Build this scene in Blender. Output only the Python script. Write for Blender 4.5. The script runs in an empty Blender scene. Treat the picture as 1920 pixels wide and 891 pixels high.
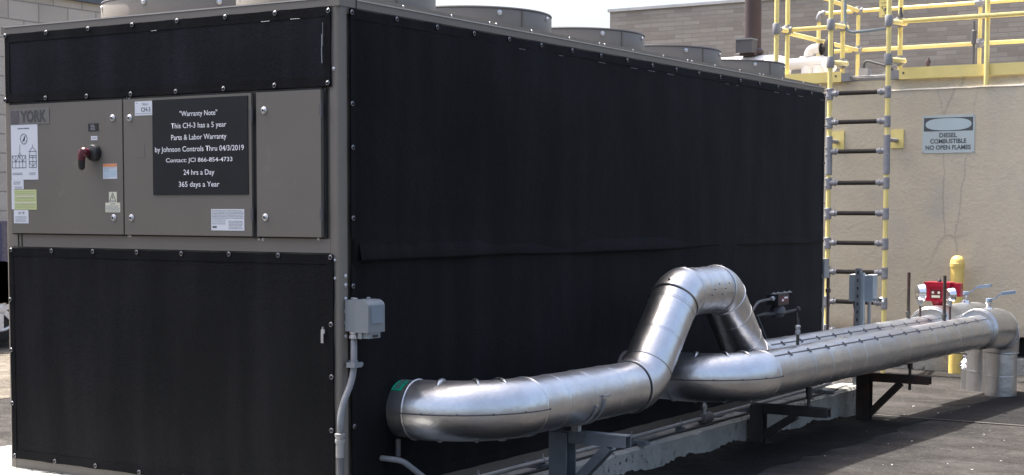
import bpy, bmesh, math, random
from mathutils import Vector, Matrix
random.seed(7)
PI = math.pi
sc = bpy.context.scene
COL = sc.collection
V = Vector

# ------------------------------------------------------------------ materials
MATS = {}
def nt(name):
    m = bpy.data.materials.new(name); m.use_nodes = True
    t = m.node_tree; t.nodes.clear()
    o = t.nodes.new('ShaderNodeOutputMaterial'); p = t.nodes.new('ShaderNodeBsdfPrincipled')
    t.links.new(p.outputs[0], o.inputs[0]); MATS[name] = m
    return m, t, p
def tex(t, kind, scale, co=None, **kw):
    n = t.nodes.new('ShaderNodeTex' + kind)
    if 'Scale' in n.inputs: n.inputs['Scale'].default_value = scale
    for k, v in kw.items():
        if k in n.inputs: n.inputs[k].default_value = v
        else: setattr(n, k, v)
    if co is not None: t.links.new(co, n.inputs['Vector'])
    return n
def ramp(t, src, stops):
    r = t.nodes.new('ShaderNodeValToRGB'); e = r.color_ramp.elements
    while len(e) < len(stops): e.new(0.5)
    for el, (p, c) in zip(e, stops):
        el.position = p; el.color = (c[0], c[1], c[2], 1) if not isinstance(c, (int, float)) else (c, c, c, 1)
    t.links.new(src, r.inputs[0]); return r.outputs[0]
def mix(t, a, b, f, mode='MIX'):
    n = t.nodes.new('ShaderNodeMix'); n.data_type = 'RGBA'; n.blend_type = mode
    for s, v in ((n.inputs[0], f), (n.inputs[6], a), (n.inputs[7], b)):
        if hasattr(v, 'is_output') or isinstance(v, bpy.types.NodeSocket): t.links.new(v, s)
        elif isinstance(v, (int, float)): s.default_value = v
        else: s.default_value = (v[0], v[1], v[2], 1)
    return n.outputs[2]
def math_n(t, op, a, b=None):
    n = t.nodes.new('ShaderNodeMath'); n.operation = op
    for s, v in ((n.inputs[0], a), (n.inputs[1], b)):
        if v is None: continue
        if isinstance(v, (int, float)): s.default_value = v
        else: t.links.new(v, s)
    return n.outputs[0]
def bump(t, p, h, strength, dist=0.01):
    b = t.nodes.new('ShaderNodeBump'); b.inputs['Strength'].default_value = strength; b.inputs['Distance'].default_value = dist
    t.links.new(h, b.inputs['Height']); t.links.new(b.outputs[0], p.inputs['Normal'])
def objco(t, swiz=None, scale=None):
    g = t.nodes.new('ShaderNodeNewGeometry'); out = g.outputs['Position']
    if swiz or scale:
        s = t.nodes.new('ShaderNodeSeparateXYZ'); c = t.nodes.new('ShaderNodeCombineXYZ')
        t.links.new(out, s.inputs[0])
        for i, ax in enumerate(swiz or 'XYZ'):
            if scale:
                t.links.new(math_n(t, 'MULTIPLY', s.outputs['XYZ'.index(ax)], scale[i]), c.inputs[i])
            else: t.links.new(s.outputs['XYZ'.index(ax)], c.inputs[i])
        out = c.outputs[0]
    return out
def paint(name, col, rough=0.45, var=0.12, vscale=3.0, metal=0.0, bmp=0.05, bscale=60, spec=0.5, dirt=None):
    m, t, p = nt(name); co = objco(t)
    n = tex(t, 'Noise', vscale, co, Detail=6.0, Roughness=0.6)
    n2 = tex(t, 'Noise', bscale, co, Detail=3.0)
    dk = [c * (1 - var) for c in col]; lt = [min(1, c * (1 + var)) for c in col]
    c = ramp(t, n.outputs['Fac'], [(0.3, dk), (0.7, lt)])
    if dirt:
        n3 = tex(t, 'Noise', dirt[1], co, Detail=8.0, Roughness=0.7)
        c = mix(t, c, dirt[0], ramp(t, n3.outputs['Fac'], [(dirt[2], 0.0), (dirt[2] + 0.15, dirt[3])]))
    t.links.new(c, p.inputs['Base Color'])
    r = ramp(t, n.outputs['Fac'], [(0.3, max(0, rough - 0.06)), (0.7, min(1, rough + 0.08))])
    t.links.new(r, p.inputs['Roughness']); p.inputs['Metallic'].default_value = metal
    p.inputs['Specular IOR Level'].default_value = spec
    if bmp: bump(t, p, n2.outputs['Fac'], bmp, 0.003)
    return m

cab = paint('cabinet_paint', (0.172, 0.153, 0.130), 0.5, 0.07, 1.7, bmp=0.03, bscale=180, dirt=((0.12, 0.112, 0.10), 5, 0.60, 0.5))
cab_lt = paint('cabinet_door_paint', (0.134, 0.122, 0.104), 0.48, 0.07, 1.3, bmp=0.03, bscale=200, dirt=((0.235, 0.215, 0.185), 9, 0.60, 0.45))
gapm = paint('dark_gap_rubber', (0.018, 0.018, 0.018), 0.8, 0.1)
# shade cloth: fine open weave, soft vertical bands of what stands behind it
def cloth(name, base):
    m, t, p = nt(name); co = objco(t)
    n = tex(t, 'Noise', 2.2, co, Detail=5.0, Roughness=0.65)
    band = tex(t, 'Noise', 1.0, objco(t, 'XYZ', (6, 6, 0.8)), Detail=6.0, Roughness=0.5)
    fine = tex(t, 'Noise', 1.0, objco(t, 'XYZ', (60, 60, 420)), Detail=2.0)
    c = ramp(t, n.outputs['Fac'], [(0.3, [x * 0.95 for x in base]), (0.7, [x * 1.4 for x in base])])
    c = mix(t, c, (base[0] * 2.6 + 0.0015, base[1] * 2.6 + 0.0015, base[2] * 2.6 + 0.0018), ramp(t, band.outputs['Fac'], [(0.46, 0.0), (0.76, 0.6)]))
    weave = tex(t, 'Noise', 1.0, objco(t, 'XYZ', (70, 70, 330)), Detail=3.0, Roughness=0.8)
    c = mix(t, c, ramp(t, weave.outputs['Fac'], [(0.35, 0.35), (0.65, 1.0)]), 0.7, 'MULTIPLY')
    t.links.new(c, p.inputs['Base Color'])
    sp = math_n(t, 'MULTIPLY', ramp(t, weave.outputs['Fac'], [(0.35, 0.09), (0.65, 0.20)]), ramp(t, band.outputs['Fac'], [(0.40, 0.80), (0.65, 1.0)]))
    t.links.new(sp, p.inputs['Specular IOR Level'])
    p.inputs['Roughness'].default_value = 0.72
    p.inputs['Sheen Weight'].default_value = 0.035; p.inputs['Sheen Roughness'].default_value = 0.5
    p.inputs['Sheen Tint'].default_value = (0.6, 0.7, 1.0, 1)
    h = math_n(t, 'ADD', math_n(t, 'MULTIPLY', n.outputs['Fac'], 1.6), math_n(t, 'MULTIPLY', fine.outputs['Fac'], 0.25))
    bump(t, p, h, 0.55, 0.006)
    return m
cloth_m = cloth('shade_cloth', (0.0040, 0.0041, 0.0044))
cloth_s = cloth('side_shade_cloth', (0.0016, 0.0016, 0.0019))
hem_m = cloth('shade_cloth_hem', (0.0030, 0.0031, 0.0036))

def sheet_metal(name, col, rough, bs=0.25, spots=0.2):
    m, t, p = nt(name); co = objco(t)
    n = tex(t, 'Noise', 6.0, co, Detail=5.0, Roughness=0.55)
    n2 = tex(t, 'Noise', 38.0, co, Detail=4.0, Roughness=0.6)
    sm = tex(t, 'Noise', 3.2, co, Detail=8.0, Roughness=0.75)
    c = ramp(t, sm.outputs['Fac'], [(0.35, [x * 0.78 for x in col]), (0.62, col)])
    c = mix(t, c, [x * 0.45 for x in col], ramp(t, n2.outputs['Fac'], [(0.66, 0.0), (0.74, spots)]))
    t.links.new(c, p.inputs['Base Color']); p.inputs['Metallic'].default_value = 1.0
    t.links.new(ramp(t, sm.outputs['Fac'], [(0.3, rough + 0.12), (0.7, rough - 0.04)]), p.inputs['Roughness'])
    h = math_n(t, 'ADD', n.outputs['Fac'], math_n(t, 'MULTIPLY', n2.outputs['Fac'], 0.12))
    bump(t, p, h, bs, 0.02)
    return m
alu = sheet_metal('bright_sheet_metal', (0.70, 0.705, 0.715), 0.31, 0.32, 0.6)
seamw = sheet_metal('dark_seam_metal', (0.34, 0.34, 0.36), 0.4, 0.1, 0.0)  # darker metal for the seam rings, collar gaps and gore seams
alu_d = sheet_metal('dull_sheet_metal', (0.63, 0.64, 0.655), 0.30, 0.34, 0.5)
foil = sheet_metal('crumpled_foil', (0.75, 0.74, 0.78), 0.22, 1.6, 0.3)
steel = sheet_metal('galvanised_steel', (0.46, 0.48, 0.50), 0.5, 0.1, 0.4)
chrome = sheet_metal('polished_steel', (0.85, 0.85, 0.85), 0.16, 0.03, 0.0)
strut_m = paint('galvanised_channel', (0.19, 0.215, 0.245), 0.45, 0.2, 8, metal=0.5, dirt=((0.09, 0.085, 0.08), 14, 0.58, 0.6))
dark_strut = paint('weathered_dark_steel', (0.055, 0.055, 0.055), 0.6, 0.25, 9, metal=0.3, dirt=((0.12, 0.06, 0.035), 20, 0.60, 0.6))
rust_strut = paint('rusty_steel', (0.045, 0.034, 0.028), 0.7, 0.3, 12, metal=0.2, dirt=((0.12, 0.045, 0.025), 16, 0.52, 0.8))
conduit_m = paint('grey_conduit', (0.20, 0.205, 0.215), 0.5, 0.1, 10)
conduit_d = paint('dark_conduit', (0.10, 0.10, 0.105), 0.5, 0.1, 10)
galv_con = paint('weathered_conduit', (0.33, 0.33, 0.33), 0.42, 0.12, 10, metal=0.5)
boxgrey = paint('grey_box_paint', (0.20, 0.217, 0.228), 0.45, 0.06, 4, dirt=((0.2, 0.2, 0.2), 18, 0.62, 0.5))
boxblue = paint('blue_grey_box_paint', (0.20, 0.245, 0.285), 0.45, 0.06, 6)
yellow = paint('yellow_fibreglass', (0.80, 0.66, 0.25), 0.42, 0.07, 6, dirt=((0.55, 0.45, 0.22), 12, 0.60, 0.6))
yel_b = paint('yellow_bollard_paint', (0.78, 0.56, 0.16), 0.4, 0.08, 5, dirt=((0.45, 0.38, 0.10), 9, 0.62, 0.7))
fitg = paint('grey_rail_fitting', (0.245, 0.245, 0.26), 0.5, 0.12, 14)
rungm = paint('black_grip_rung', (0.020, 0.015, 0.012), 0.75, 0.25, 30, bmp=0.4, bscale=250)
redm = paint('red_enamel', (0.34, 0.008, 0.028), 0.3, 0.12, 8)
blackm = paint('black_plastic', (0.016, 0.016, 0.018), 0.4, 0.1)
red_pl = paint('dark_red_plastic', (0.10, 0.012, 0.022), 0.35, 0.1)
bluem = paint('blue_grey_lever', (0.19, 0.25, 0.33), 0.35, 0.1, 9)
white = paint('white_label', (0.62, 0.64, 0.69), 0.5, 0.03)
whitep = paint('white_pipe_cover', (0.80, 0.78, 0.78), 0.5, 0.05, 5)
paley = paint('pale_yellow_label', (0.50, 0.55, 0.27), 0.5, 0.04)
cream = paint('cream_label', (0.62, 0.60, 0.47), 0.5, 0.04)
orange = paint('orange_label', (0.62, 0.24, 0.10), 0.5, 0.04)
paleb = paint('pale_blue_print', (0.40, 0.50, 0.58), 0.5, 0.1, 60)
ink = paint('grey_ink', (0.10, 0.11, 0.13), 0.6, 0.05)
ink_l = paint('pale_ink', (0.28, 0.29, 0.31), 0.6, 0.05)
ink_y = paint('olive_ink', (0.34, 0.37, 0.20), 0.6, 0.05)
wsign = paint('black_sign_board', (0.0085, 0.009, 0.012), 0.5, 0.15, 9, spec=0.3)
wlet = paint('white_lettering', (0.80, 0.80, 0.84), 0.5, 0.02)
logo_bg = paint('logo_plate_grey', (0.155, 0.148, 0.142), 0.4, 0.03)
logo_em = paint('logo_emblem', (0.10, 0.085, 0.10), 0.4, 0.03)
logo_tx = paint('logo_lettering', (0.065, 0.063, 0.068), 0.4, 0.03)
signbg = paint('pale_sign_face', (0.46, 0.52, 0.52), 0.4, 0.04, 5)
signdk = paint('faded_sign_print', (0.075, 0.08, 0.08), 0.5, 0.08)
signov = paint('faded_sign_oval', (0.44, 0.53, 0.54), 0.5, 0.04)
green = paint('green_label', (0.0, 0.30, 0.17), 0.4, 0.05)
brownp = paint('brown_stack_paint', (0.050, 0.030, 0.031), 0.5, 0.15, 6)
dkgrey = paint('dark_grey_casting', (0.075, 0.073, 0.08), 0.5, 0.15)
screwm = paint('zinc_screw', (0.62, 0.62, 0.64), 0.35, 0.05, metal=0.85)
grommetm = paint('nickel_grommet', (0.30, 0.30, 0.32), 0.30, 0.05, metal=0.95)
truckb = paint('blue_truck_paint', (0.006, 0.018, 0.085), 0.25, 0.05)
truckb.node_tree.nodes['Principled BSDF'].inputs['Coat Weight'].default_value = 0.8
alloy = paint('bright_alloy_wheel', (0.72, 0.72, 0.74), 0.3, 0.05, metal=0.3)
rubber = paint('tyre_rubber', (0.02, 0.02, 0.02), 0.8, 0.15, 30)
glassm = paint('dark_window_glass', (0.02, 0.024, 0.03), 0.08, 0.02)
lampr = paint('red_lamp_lens', (0.35, 0.02, 0.02), 0.2, 0.02)

def ground_mat(name, a, b, c, sc1=1.4, rough=0.9, speck=0.5):
    m, t, p = nt(name); co = objco(t)
    n = tex(t, 'Noise', sc1, co, Detail=10.0, Roughness=0.68)
    st = tex(t, 'Noise', 1.0, objco(t, 'XYZ', (1.6, 3.0, 1)), Detail=12.0, Roughness=0.78, Distortion=0.6)
    g = tex(t, 'Noise', 140, co, Detail=3.0, Roughness=0.8)
    vo = tex(t, 'Voronoi', 75, co)
    col = ramp(t, n.outputs['Fac'], [(0.33, a), (0.5, b), (0.68, c)])
    col = mix(t, col, (a[0] * 0.72, a[1] * 0.68, a[2] * 0.66), ramp(t, st.outputs['Fac'], [(0.47, 0.0), (0.60, 0.8)]))
    big = tex(t, 'Noise', 0.55, co, Detail=6.0, Roughness=0.6, Distortion=0.8)
    col = mix(t, col, ramp(t, big.outputs['Fac'], [(0.38, 0.55), (0.60, 1.0)]), 0.8, 'MULTIPLY')
    col = mix(t, col, [x * 1.7 for x in c], ramp(t, vo.outputs['Color'], [(0.80, 0.0), (0.95, speck)]))
    col = mix(t, col, [x * 0.35 for x in a], ramp(t, g.outputs['Fac'], [(0.55, 0.0), (0.75, 0.6)]))
    cr = tex(t, 'Voronoi', 0.55, co, feature='DISTANCE_TO_EDGE')
    wob = tex(t, 'Noise', 3.0, co, Detail=6.0)
    cv = mix(t, co, wob.outputs['Color'], 0.18); t.links.new(cv, cr.inputs['Vector'])
    col = mix(t, col, [x * 0.4 for x in a], ramp(t, cr.outputs['Distance'], [(0.0, 0.45), (0.008, 0.0)]))
    t.links.new(col, p.inputs['Base Color'])
    p.inputs['Roughness'].default_value = rough; p.inputs['Specular IOR Level'].default_value = 0.25
    h = math_n(t, 'ADD', math_n(t, 'MULTIPLY', n.outputs['Fac'], 1.0), math_n(t, 'MULTIPLY', g.outputs['Fac'], 0.35))
    h = math_n(t, 'ADD', h, math_n(t, 'MULTIPLY', vo.outputs['Distance'], 0.3))
    bump(t, p, h, 0.9, 0.02)
    return m
asph = ground_mat('old_asphalt', (0.026, 0.024, 0.022), (0.050, 0.045, 0.042), (0.082, 0.076, 0.071))
asph_d = ground_mat('dark_patch_ground', (0.012, 0.0115, 0.012), (0.018, 0.0175, 0.018), (0.026, 0.025, 0.025), 2.0, speck=0.25)
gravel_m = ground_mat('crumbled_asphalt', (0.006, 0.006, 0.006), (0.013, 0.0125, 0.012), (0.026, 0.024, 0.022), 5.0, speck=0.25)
pave = ground_mat('sandy_paving', (0.12, 0.10, 0.078), (0.17, 0.15, 0.12), (0.22, 0.195, 0.16), 3.0, speck=0.2)
linep = ground_mat('worn_joint_line', (0.13, 0.125, 0.115), (0.17, 0.16, 0.15), (0.22, 0.21, 0.20), 5.0, speck=0.2)

def concrete_mat(name, a, b, st):
    m, t, p = nt(name); co = objco(t)
    n = tex(t, 'Noise', 2.6, co, Detail=10.0, Roughness=0.7)
    pit = tex(t, 'Noise', 22, co, Detail=5.0, Roughness=0.7)
    msk = tex(t, 'Noise', 1.3, co, Detail=2.0)
    col = ramp(t, n.outputs['Fac'], [(0.3, a), (0.7, b)])
    holes = math_n(t, 'MULTIPLY', ramp(t, pit.outputs['Fac'], [(0.58, 0.0), (0.63, 1.0)]), ramp(t, msk.outputs['Fac'], [(0.46, 0.0), (0.58, 1.0)]))
    col = mix(t, col, st, holes)
    t.links.new(col, p.inputs['Base Color']); p.inputs['Roughness'].default_value = 0.85
    h = math_n(t, 'SUBTRACT', n.outputs['Fac'], math_n(t, 'MULTIPLY', holes, 0.9))
    bump(t, p, h, 0.8, 0.02)
    return m
conc = concrete_mat('pad_concrete', (0.19, 0.188, 0.175), (0.38, 0.375, 0.35), (0.05, 0.05, 0.048))

def stucco_mat():
    m, t, p = nt('tan_stucco'); co = objco(t)
    n = tex(t, 'Noise', 0.9, co, Detail=8.0, Roughness=0.6)
    st = tex(t, 'Noise', 1.0, objco(t, 'XYZ', (1.5, 1.5, 0.8)), Detail=10.0, Roughness=0.75)
    g = tex(t, 'Noise', 26, co, Detail=6.0, Roughness=0.7)
    g2 = tex(t, 'Noise', 120, co, Detail=3.0, Roughness=0.7)
    col = ramp(t, n.outputs['Fac'], [(0.3, (0.53, 0.46, 0.345)), (0.7, (0.61, 0.54, 0.41))])
    col = mix(t, col, (0.47, 0.43, 0.37), ramp(t, st.outputs['Fac'], [(0.48, 0.0), (0.66, 0.75)]))
    col = mix(t, col, (0.42, 0.37, 0.30), ramp(t, g.outputs['Fac'], [(0.56, 0.0), (0.70, 0.35)]))
    # thin branching weather cracks
    wv = tex(t, 'Noise', 2.2, co, Detail=8.0, Roughness=0.65)
    cv = mix(t, co, wv.outputs['Color'], 0.42)
    vb = tex(t, 'Voronoi', 1.7, mix(t, cv, objco(t, 'XYZ', (1.9, 1.0, 0.35)), 0.6), feature='DISTANCE_TO_EDGE')
    mk = tex(t, 'Noise', 0.55, co, Detail=3.0)
    s0 = t.nodes.new('ShaderNodeSeparateXYZ'); t.links.new(co, s0.inputs[0])
    dx = math_n(t, 'ABSOLUTE', math_n(t, 'ADD', math_n(t, 'ADD', s0.outputs[0], 0.38), math_n(t, 'MULTIPLY', math_n(t, 'SUBTRACT', mk.outputs['Fac'], 0.5), 1.2)))
    loc = ramp(t, dx, [(0.05, 1.0), (0.26, 0.0)])
    cf = math_n(t, 'MULTIPLY', ramp(t, vb.outputs['Distance'], [(0.0, 0.55), (0.03, 0.0)]), loc)
    col = mix(t, col, (0.42, 0.385, 0.34), math_n(t, 'MULTIPLY', ramp(t, wv.outputs['Fac'], [(0.44, 0.0), (0.62, 0.45)]), loc))
    col = mix(t, col, (0.30, 0.27, 0.235), cf)
    # rust-brown splash stain just above the ground
    s = t.nodes.new('ShaderNodeSeparateXYZ'); t.links.new(co, s.inputs[0])
    zz = math_n(t, 'ADD', s.outputs[2], math_n(t, 'MULTIPLY', st.outputs['Fac'], 0.35))
    col = mix(t, (0.17, 0.12, 0.085), col, ramp(t, math_n(t, 'MULTIPLY', zz, 1.0), [(0.42, 0.35), (0.58, 1.0)]))
    t.links.new(col, p.inputs['Base Color']); p.inputs['Roughness'].default_value = 0.92
    p.inputs['Specular IOR Level'].default_value = 0.2
    crk = tex(t, 'Noise', 2.5, co, Detail=4.0, Distortion=1.5)
    h = math_n(t, 'ADD', g.outputs['Fac'], math_n(t, 'MULTIPLY', g2.outputs['Fac'], 0.4))
    h = math_n(t, 'ADD', h, math_n(t, 'MULTIPLY', crk.outputs['Fac'], 0.8))
    bump(t, p, h, 0.55, 0.02)
    return m
stucco = stucco_mat()
def brick_mat(name, sw, c1, c2, mo, w, h, msz, bumpd=0.6, sq=0.5):
    m, t, p = nt(name); co = objco(t, sw)
    b = tex(t, 'Brick', 1.0, co); b.inputs['Color1'].default_value = (*c1, 1); b.inputs['Color2'].default_value = (*c2, 1)
    b.inputs['Mortar'].default_value = (*mo, 1); b.inputs['Brick Width'].default_value = w; b.inputs['Row Height'].default_value = h
    b.inputs['Mortar Size'].default_value = msz; b.inputs['Mortar Smooth'].default_value = 0.3; b.inputs['Bias'].default_value = 0.0
    b.offset = sq
    n = tex(t, 'Noise', 1.3, objco(t), Detail=9.0, Roughness=0.7)
    c = mix(t, b.outputs['Color'], ramp(t, n.outputs['Fac'], [(0.3, 0.62), (0.7, 1.0)]), 0.45, 'MULTIPLY')
    t.links.new(c, p.inputs['Base Color']); p.inputs['Roughness'].default_value = 0.9
    n2 = tex(t, 'Noise', 60, objco(t), Detail=4.0)
    hh = math_n(t, 'SUBTRACT', math_n(t, 'MULTIPLY', n2.outputs['Fac'], 0.4), b.outputs['Fac'])
    bump(t, p, hh, bumpd, 0.01)
    return m
brick = brick_mat('grey_brown_brick', 'XZY', (0.30, 0.262, 0.222), (0.40, 0.36, 0.31), (0.31, 0.28, 0.245), 0.29, 0.068, 0.006)
block = brick_mat('tan_block', 'YZX', (0.50, 0.44, 0.375), (0.58, 0.52, 0.44), (0.33, 0.30, 0.26), 0.49, 0.245, 0.010)

# ------------------------------------------------------------------ mesh helpers
def mesh_obj(name, bm, mat, parent=None, smooth=False, bev=0.0):
    me = bpy.data.meshes.new(name)
    if bev:
        bmesh.ops.bevel(bm, geom=[e for e in bm.edges if len(e.link_faces) == 2 and e.calc_face_angle(0) > 0.6], offset=bev, segments=2, affect='EDGES', clamp_overlap=True)
    bmesh.ops.recalc_face_normals(bm, faces=bm.faces)
    bm.to_mesh(me); bm.free()
    o = bpy.data.objects.new(name, me); COL.objects.link(o)
    for m in (mat if isinstance(mat, (list, tuple)) else [mat]): me.materials.append(m)
    if smooth:
        for p in me.polygons: p.use_smooth = True
        if smooth == 'auto':
            me.set_sharp_from_angle(angle=0.6)
    if parent is not None:
        o.parent = parent
        # world coords were used: undo the parent's transform
        mw = Matrix.Identity(4); q = parent; chain = []
        while q is not None: chain.append(q); q = q.parent
        for q in reversed(chain): mw = mw @ q.matrix_parent_inverse @ q.matrix_basis
        o.matrix_parent_inverse = mw.inverted()
    return o
def thing(name, label, cat, loc=(0, 0, 0), group=None):
    o = bpy.data.objects.new(name, None); COL.objects.link(o); o.location = loc
    o.empty_display_size = 0.1
    o['label'] = label; o['category'] = cat
    if group: o['group'] = group
    return o
def tag(o, label, cat, group=None):
    o['label'] = label; o['category'] = cat
    if group: o['group'] = group
    return o
def struct(o):
    o['kind'] = 'structure'; return o
def bm_new(): return bmesh.new()
def box(bm, x0, x1, y0, y1, z0, z1):
    vs = [bm.verts.new((x, y, z)) for x in (x0, x1) for y in (y0, y1) for z in (z0, z1)]
    for f in ((0, 1, 3, 2), (4, 6, 7, 5), (0, 4, 5, 1), (2, 3, 7, 6), (0, 2, 6, 4), (1, 5, 7, 3)):
        bm.faces.new([vs[i] for i in f])
    return vs
def obox(bm, c, a, b, w, h, up=None):
    """bar from a to b with section w x h (c unused)"""
    a = V(a); b = V(b); d = (b - a).normalized()
    u = V(up) if up else (V((0, 0, 1)) if abs(d.z) < 0.9 else V((0, 1, 0)))
    s = d.cross(u).normalized(); u = s.cross(d).normalized()
    vs = []
    for p in (a, b):
        for i, j in ((-1, -1), (1, -1), (1, 1), (-1, 1)):
            vs.append(bm.verts.new(p + s * w / 2 * i + u * h / 2 * j))
    for f in ((0, 1, 2, 3), (7, 6, 5, 4), (0, 4, 5, 1), (1, 5, 6, 2), (2, 6, 7, 3), (3, 7, 4, 0)):
        bm.faces.new([vs[i] for i in f])
def frames(pts):
    T = []
    n = len(pts)
    for i in range(n):
        a = pts[max(0, i - 1)]; b = pts[min(n - 1, i + 1)]
        T.append((b - a).normalized())
    u = V((0, 0, 1)) if abs(T[0].z) < 0.9 else V((0, 1, 0))
    N = [(u - T[0] * u.dot(T[0])).normalized()]
    for i in range(1, n):
        v = N[-1] - T[i] * N[-1].dot(T[i]); N.append(v.normalized())
    return T, N
def tube(bm, pts, rad, seg=24, caps=True, radf=None):
    pts = [V(p) for p in pts]; T, N = frames(pts)
    rings = []
    for i, p in enumerate(pts):
        B = T[i].cross(N[i]); r = rad[i] if isinstance(rad, (list, tuple)) else rad
        ring = []
        for k in range(seg):
            a = 2 * PI * k / seg
            rr = r if radf is None else radf(i, a, r)
            ring.append(bm.verts.new(p + (N[i] * math.cos(a) + B * math.sin(a)) * rr))
        rings.append(ring)
    for i in range(len(rings) - 1):
        for k in range(seg):
            bm.faces.new((rings[i][k], rings[i][(k + 1) % seg], rings[i + 1][(k + 1) % seg], rings[i + 1][k]))
    if caps:
        bm.faces.new(rings[0]); bm.faces.new(rings[-1][::-1])
    return rings
def cyl(bm, a, b, r, seg=16, r2=None):
    tube(bm, [a, b], [r, r if r2 is None else r2], seg)
def lathe(bm, c, axis, prof, seg=24):
    """prof: list of (distance along axis, radius)"""
    ax = V(axis).normalized(); c = V(c)
    u = V((0, 0, 1)) if abs(ax.z) < 0.9 else V((1, 0, 0)); s = ax.cross(u).normalized(); u = s.cross(ax)
    rings = []
    for d, r in prof:
        rings.append([bm.verts.new(c + ax * d + (s * math.cos(2 * PI * k / seg) + u * math.sin(2 * PI * k / seg)) * max(r, 1e-4)) for k in range(seg)])
    for i in range(len(rings) - 1):
        for k in range(seg):
            bm.faces.new((rings[i][k], rings[i][(k + 1) % seg], rings[i + 1][(k + 1) % seg], rings[i + 1][k]))
    bm.faces.new(rings[0]); bm.faces.new(rings[-1][::-1])
def torus(bm, c, axis, R, r, seg=28, ms=8, a0=0, a1=2 * PI):
    ax = V(axis).normalized(); c = V(c)
    u = V((0, 0, 1)) if abs(ax.z) < 0.9 else V((1, 0, 0)); s = ax.cross(u).normalized(); u = s.cross(ax)
    full = abs(a1 - a0 - 2 * PI) < 1e-6; n = seg if full else seg + 1
    rings = []
    for i in range(n):
        a = a0 + (a1 - a0) * i / seg; d = s * math.cos(a) + u * math.sin(a)
        rings.append([bm.verts.new(c + d * (R + r * math.cos(2 * PI * k / ms)) + ax * r * math.sin(2 * PI * k / ms)) for k in range(ms)])
    m = n if full else n - 1
    for i in range(m):
        for k in range(ms):
            bm.faces.new((rings[i][k], rings[i][(k + 1) % ms], rings[(i + 1) % n][(k + 1) % ms], rings[(i + 1) % n][k]))
def fillet(pts, r, n=8):
    pts = [V(p) for p in pts]; out = [pts[0]]
    for i in range(1, len(pts) - 1):
        a = (pts[i - 1] - pts[i]).normalized(); b = (pts[i + 1] - pts[i]).normalized()
        ang = a.angle(b); rr = r[i - 1] if isinstance(r, (list, tuple)) else r
        d = rr / math.tan(ang / 2)
        p0 = pts[i] + a * d; p1 = pts[i] + b * d
        cc = pts[i] + (a + b).normalized() * (rr / math.sin(ang / 2))
        v0 = p0 - cc; v1 = p1 - cc; tot = v0.angle(v1); axn = v0.cross(v1).normalized()
        for k in range(n + 1):
            out.append(cc + Matrix.Rotation(tot * k / n, 3, axn) @ v0)
    out.append(pts[-1]); return out
def one(fn, name, mat, parent=None, **kw):
    bm = bm_new(); fn(bm); return mesh_obj(name, bm, mat, parent, **kw)
def text_mesh(name, s, mat, parent, w, h, place, bold=0.0, fit=True, sep=1.0, depth=0.0008):
    """lettering as flat relief; place(u, v, d) -> world point, u in [0,w], v in [0,h], d out of the surface"""
    cu = bpy.data.curves.new(name, 'FONT'); cu.body = s; cu.size = 1.0; cu.offset = bold; cu.space_character = sep
    cu.resolution_u = 3; cu.fill_mode = 'FRONT' if hasattr(cu, 'fill_mode') else cu.fill_mode
    tmp = bpy.data.objects.new(name, cu); COL.objects.link(tmp)
    dg = bpy.context.evaluated_depsgraph_get(); dg.update()
    me = bpy.data.meshes.new_from_object(tmp.evaluated_get(dg))
    bpy.data.objects.remove(tmp)
    xs = [v.co.x for v in me.vertices]; ys = [v.co.y for v in me.vertices]
    x0, x1, y0, y1 = min(xs), max(xs), min(ys), max(ys)
    bm = bm_new(); bm.from_mesh(me)
    for v in bm.verts:
        v.co = place((v.co.x - x0) / (x1 - x0) * w, (v.co.y - y0) / (y1 - y0) * h, depth)
    bpy.data.meshes.remove(me)
    return mesh_obj(name, bm, mat, parent)

# ------------------------------------------------------------------ camera, light, world
cam = bpy.data.cameras.new('camera'); co = bpy.data.objects.new('camera', cam); COL.objects.link(co)
yaw, pitch, roll = -0.5640, -0.0629, 0.0023
cy, sy, cp, sp = math.cos(yaw), math.sin(yaw), math.cos(pitch), math.sin(pitch)
fw = V((sy * cp, cy * cp, sp)); rt = V((cy, -sy, 0)); up = rt.cross(fw)
cr, sr = math.cos(roll), math.sin(roll)
r2 = rt * cr + up * sr; u2 = up * cr - rt * sr
mw = Matrix((r2, u2, -fw)).transposed().to_4x4(); mw.translation = V((4.2282, -5.2810, 1.4877)); co.matrix_world = mw
cam.sensor_width = 36; cam.lens = 36 * 2890.6 / 1920; cam.shift_y = (577.1 - 445.5) / 1920; cam.clip_end = 900; cam.clip_start = 0.05
sc.camera = co
SUN = V((-0.415, 0.022, 0.905)).normalized()
sl = bpy.data.lights.new('sun', 'SUN'); so = bpy.data.objects.new('sun', sl); COL.objects.link(so)
sl.energy = 5.0; sl.angle = math.radians(0.6); sl.color = (1.0, 0.96, 0.90)
so.rotation_euler = SUN.to_track_quat('Z', 'Y').to_euler(); so.location = (-10, 0, 20)
w = bpy.data.worlds.new('World'); sc.world = w; w.use_nodes = True
t = w.node_tree; bg = t.nodes['Background']; sk = t.nodes.new('ShaderNodeTexSky'); sk.sky_type = 'NISHITA'; sk.sun_disc = False
sk.sun_elevation = math.asin(SUN.z); sk.sun_rotation = math.atan2(SUN.x, SUN.y)
sk.air_density = 1.0; sk.dust_density = 6.5; sk.ozone_density = 0.6
t.links.new(sk.outputs[0], bg.inputs[0]); bg.inputs[1].default_value = 0.15
sc.view_settings.view_transform = 'Standard'; sc.view_settings.look = 'None'; sc.view_settings.gamma = 1
sc.view_settings.exposure = 1.4
sc.render.engine = 'CYCLES'; sc.cycles.max_bounces = 6

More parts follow.
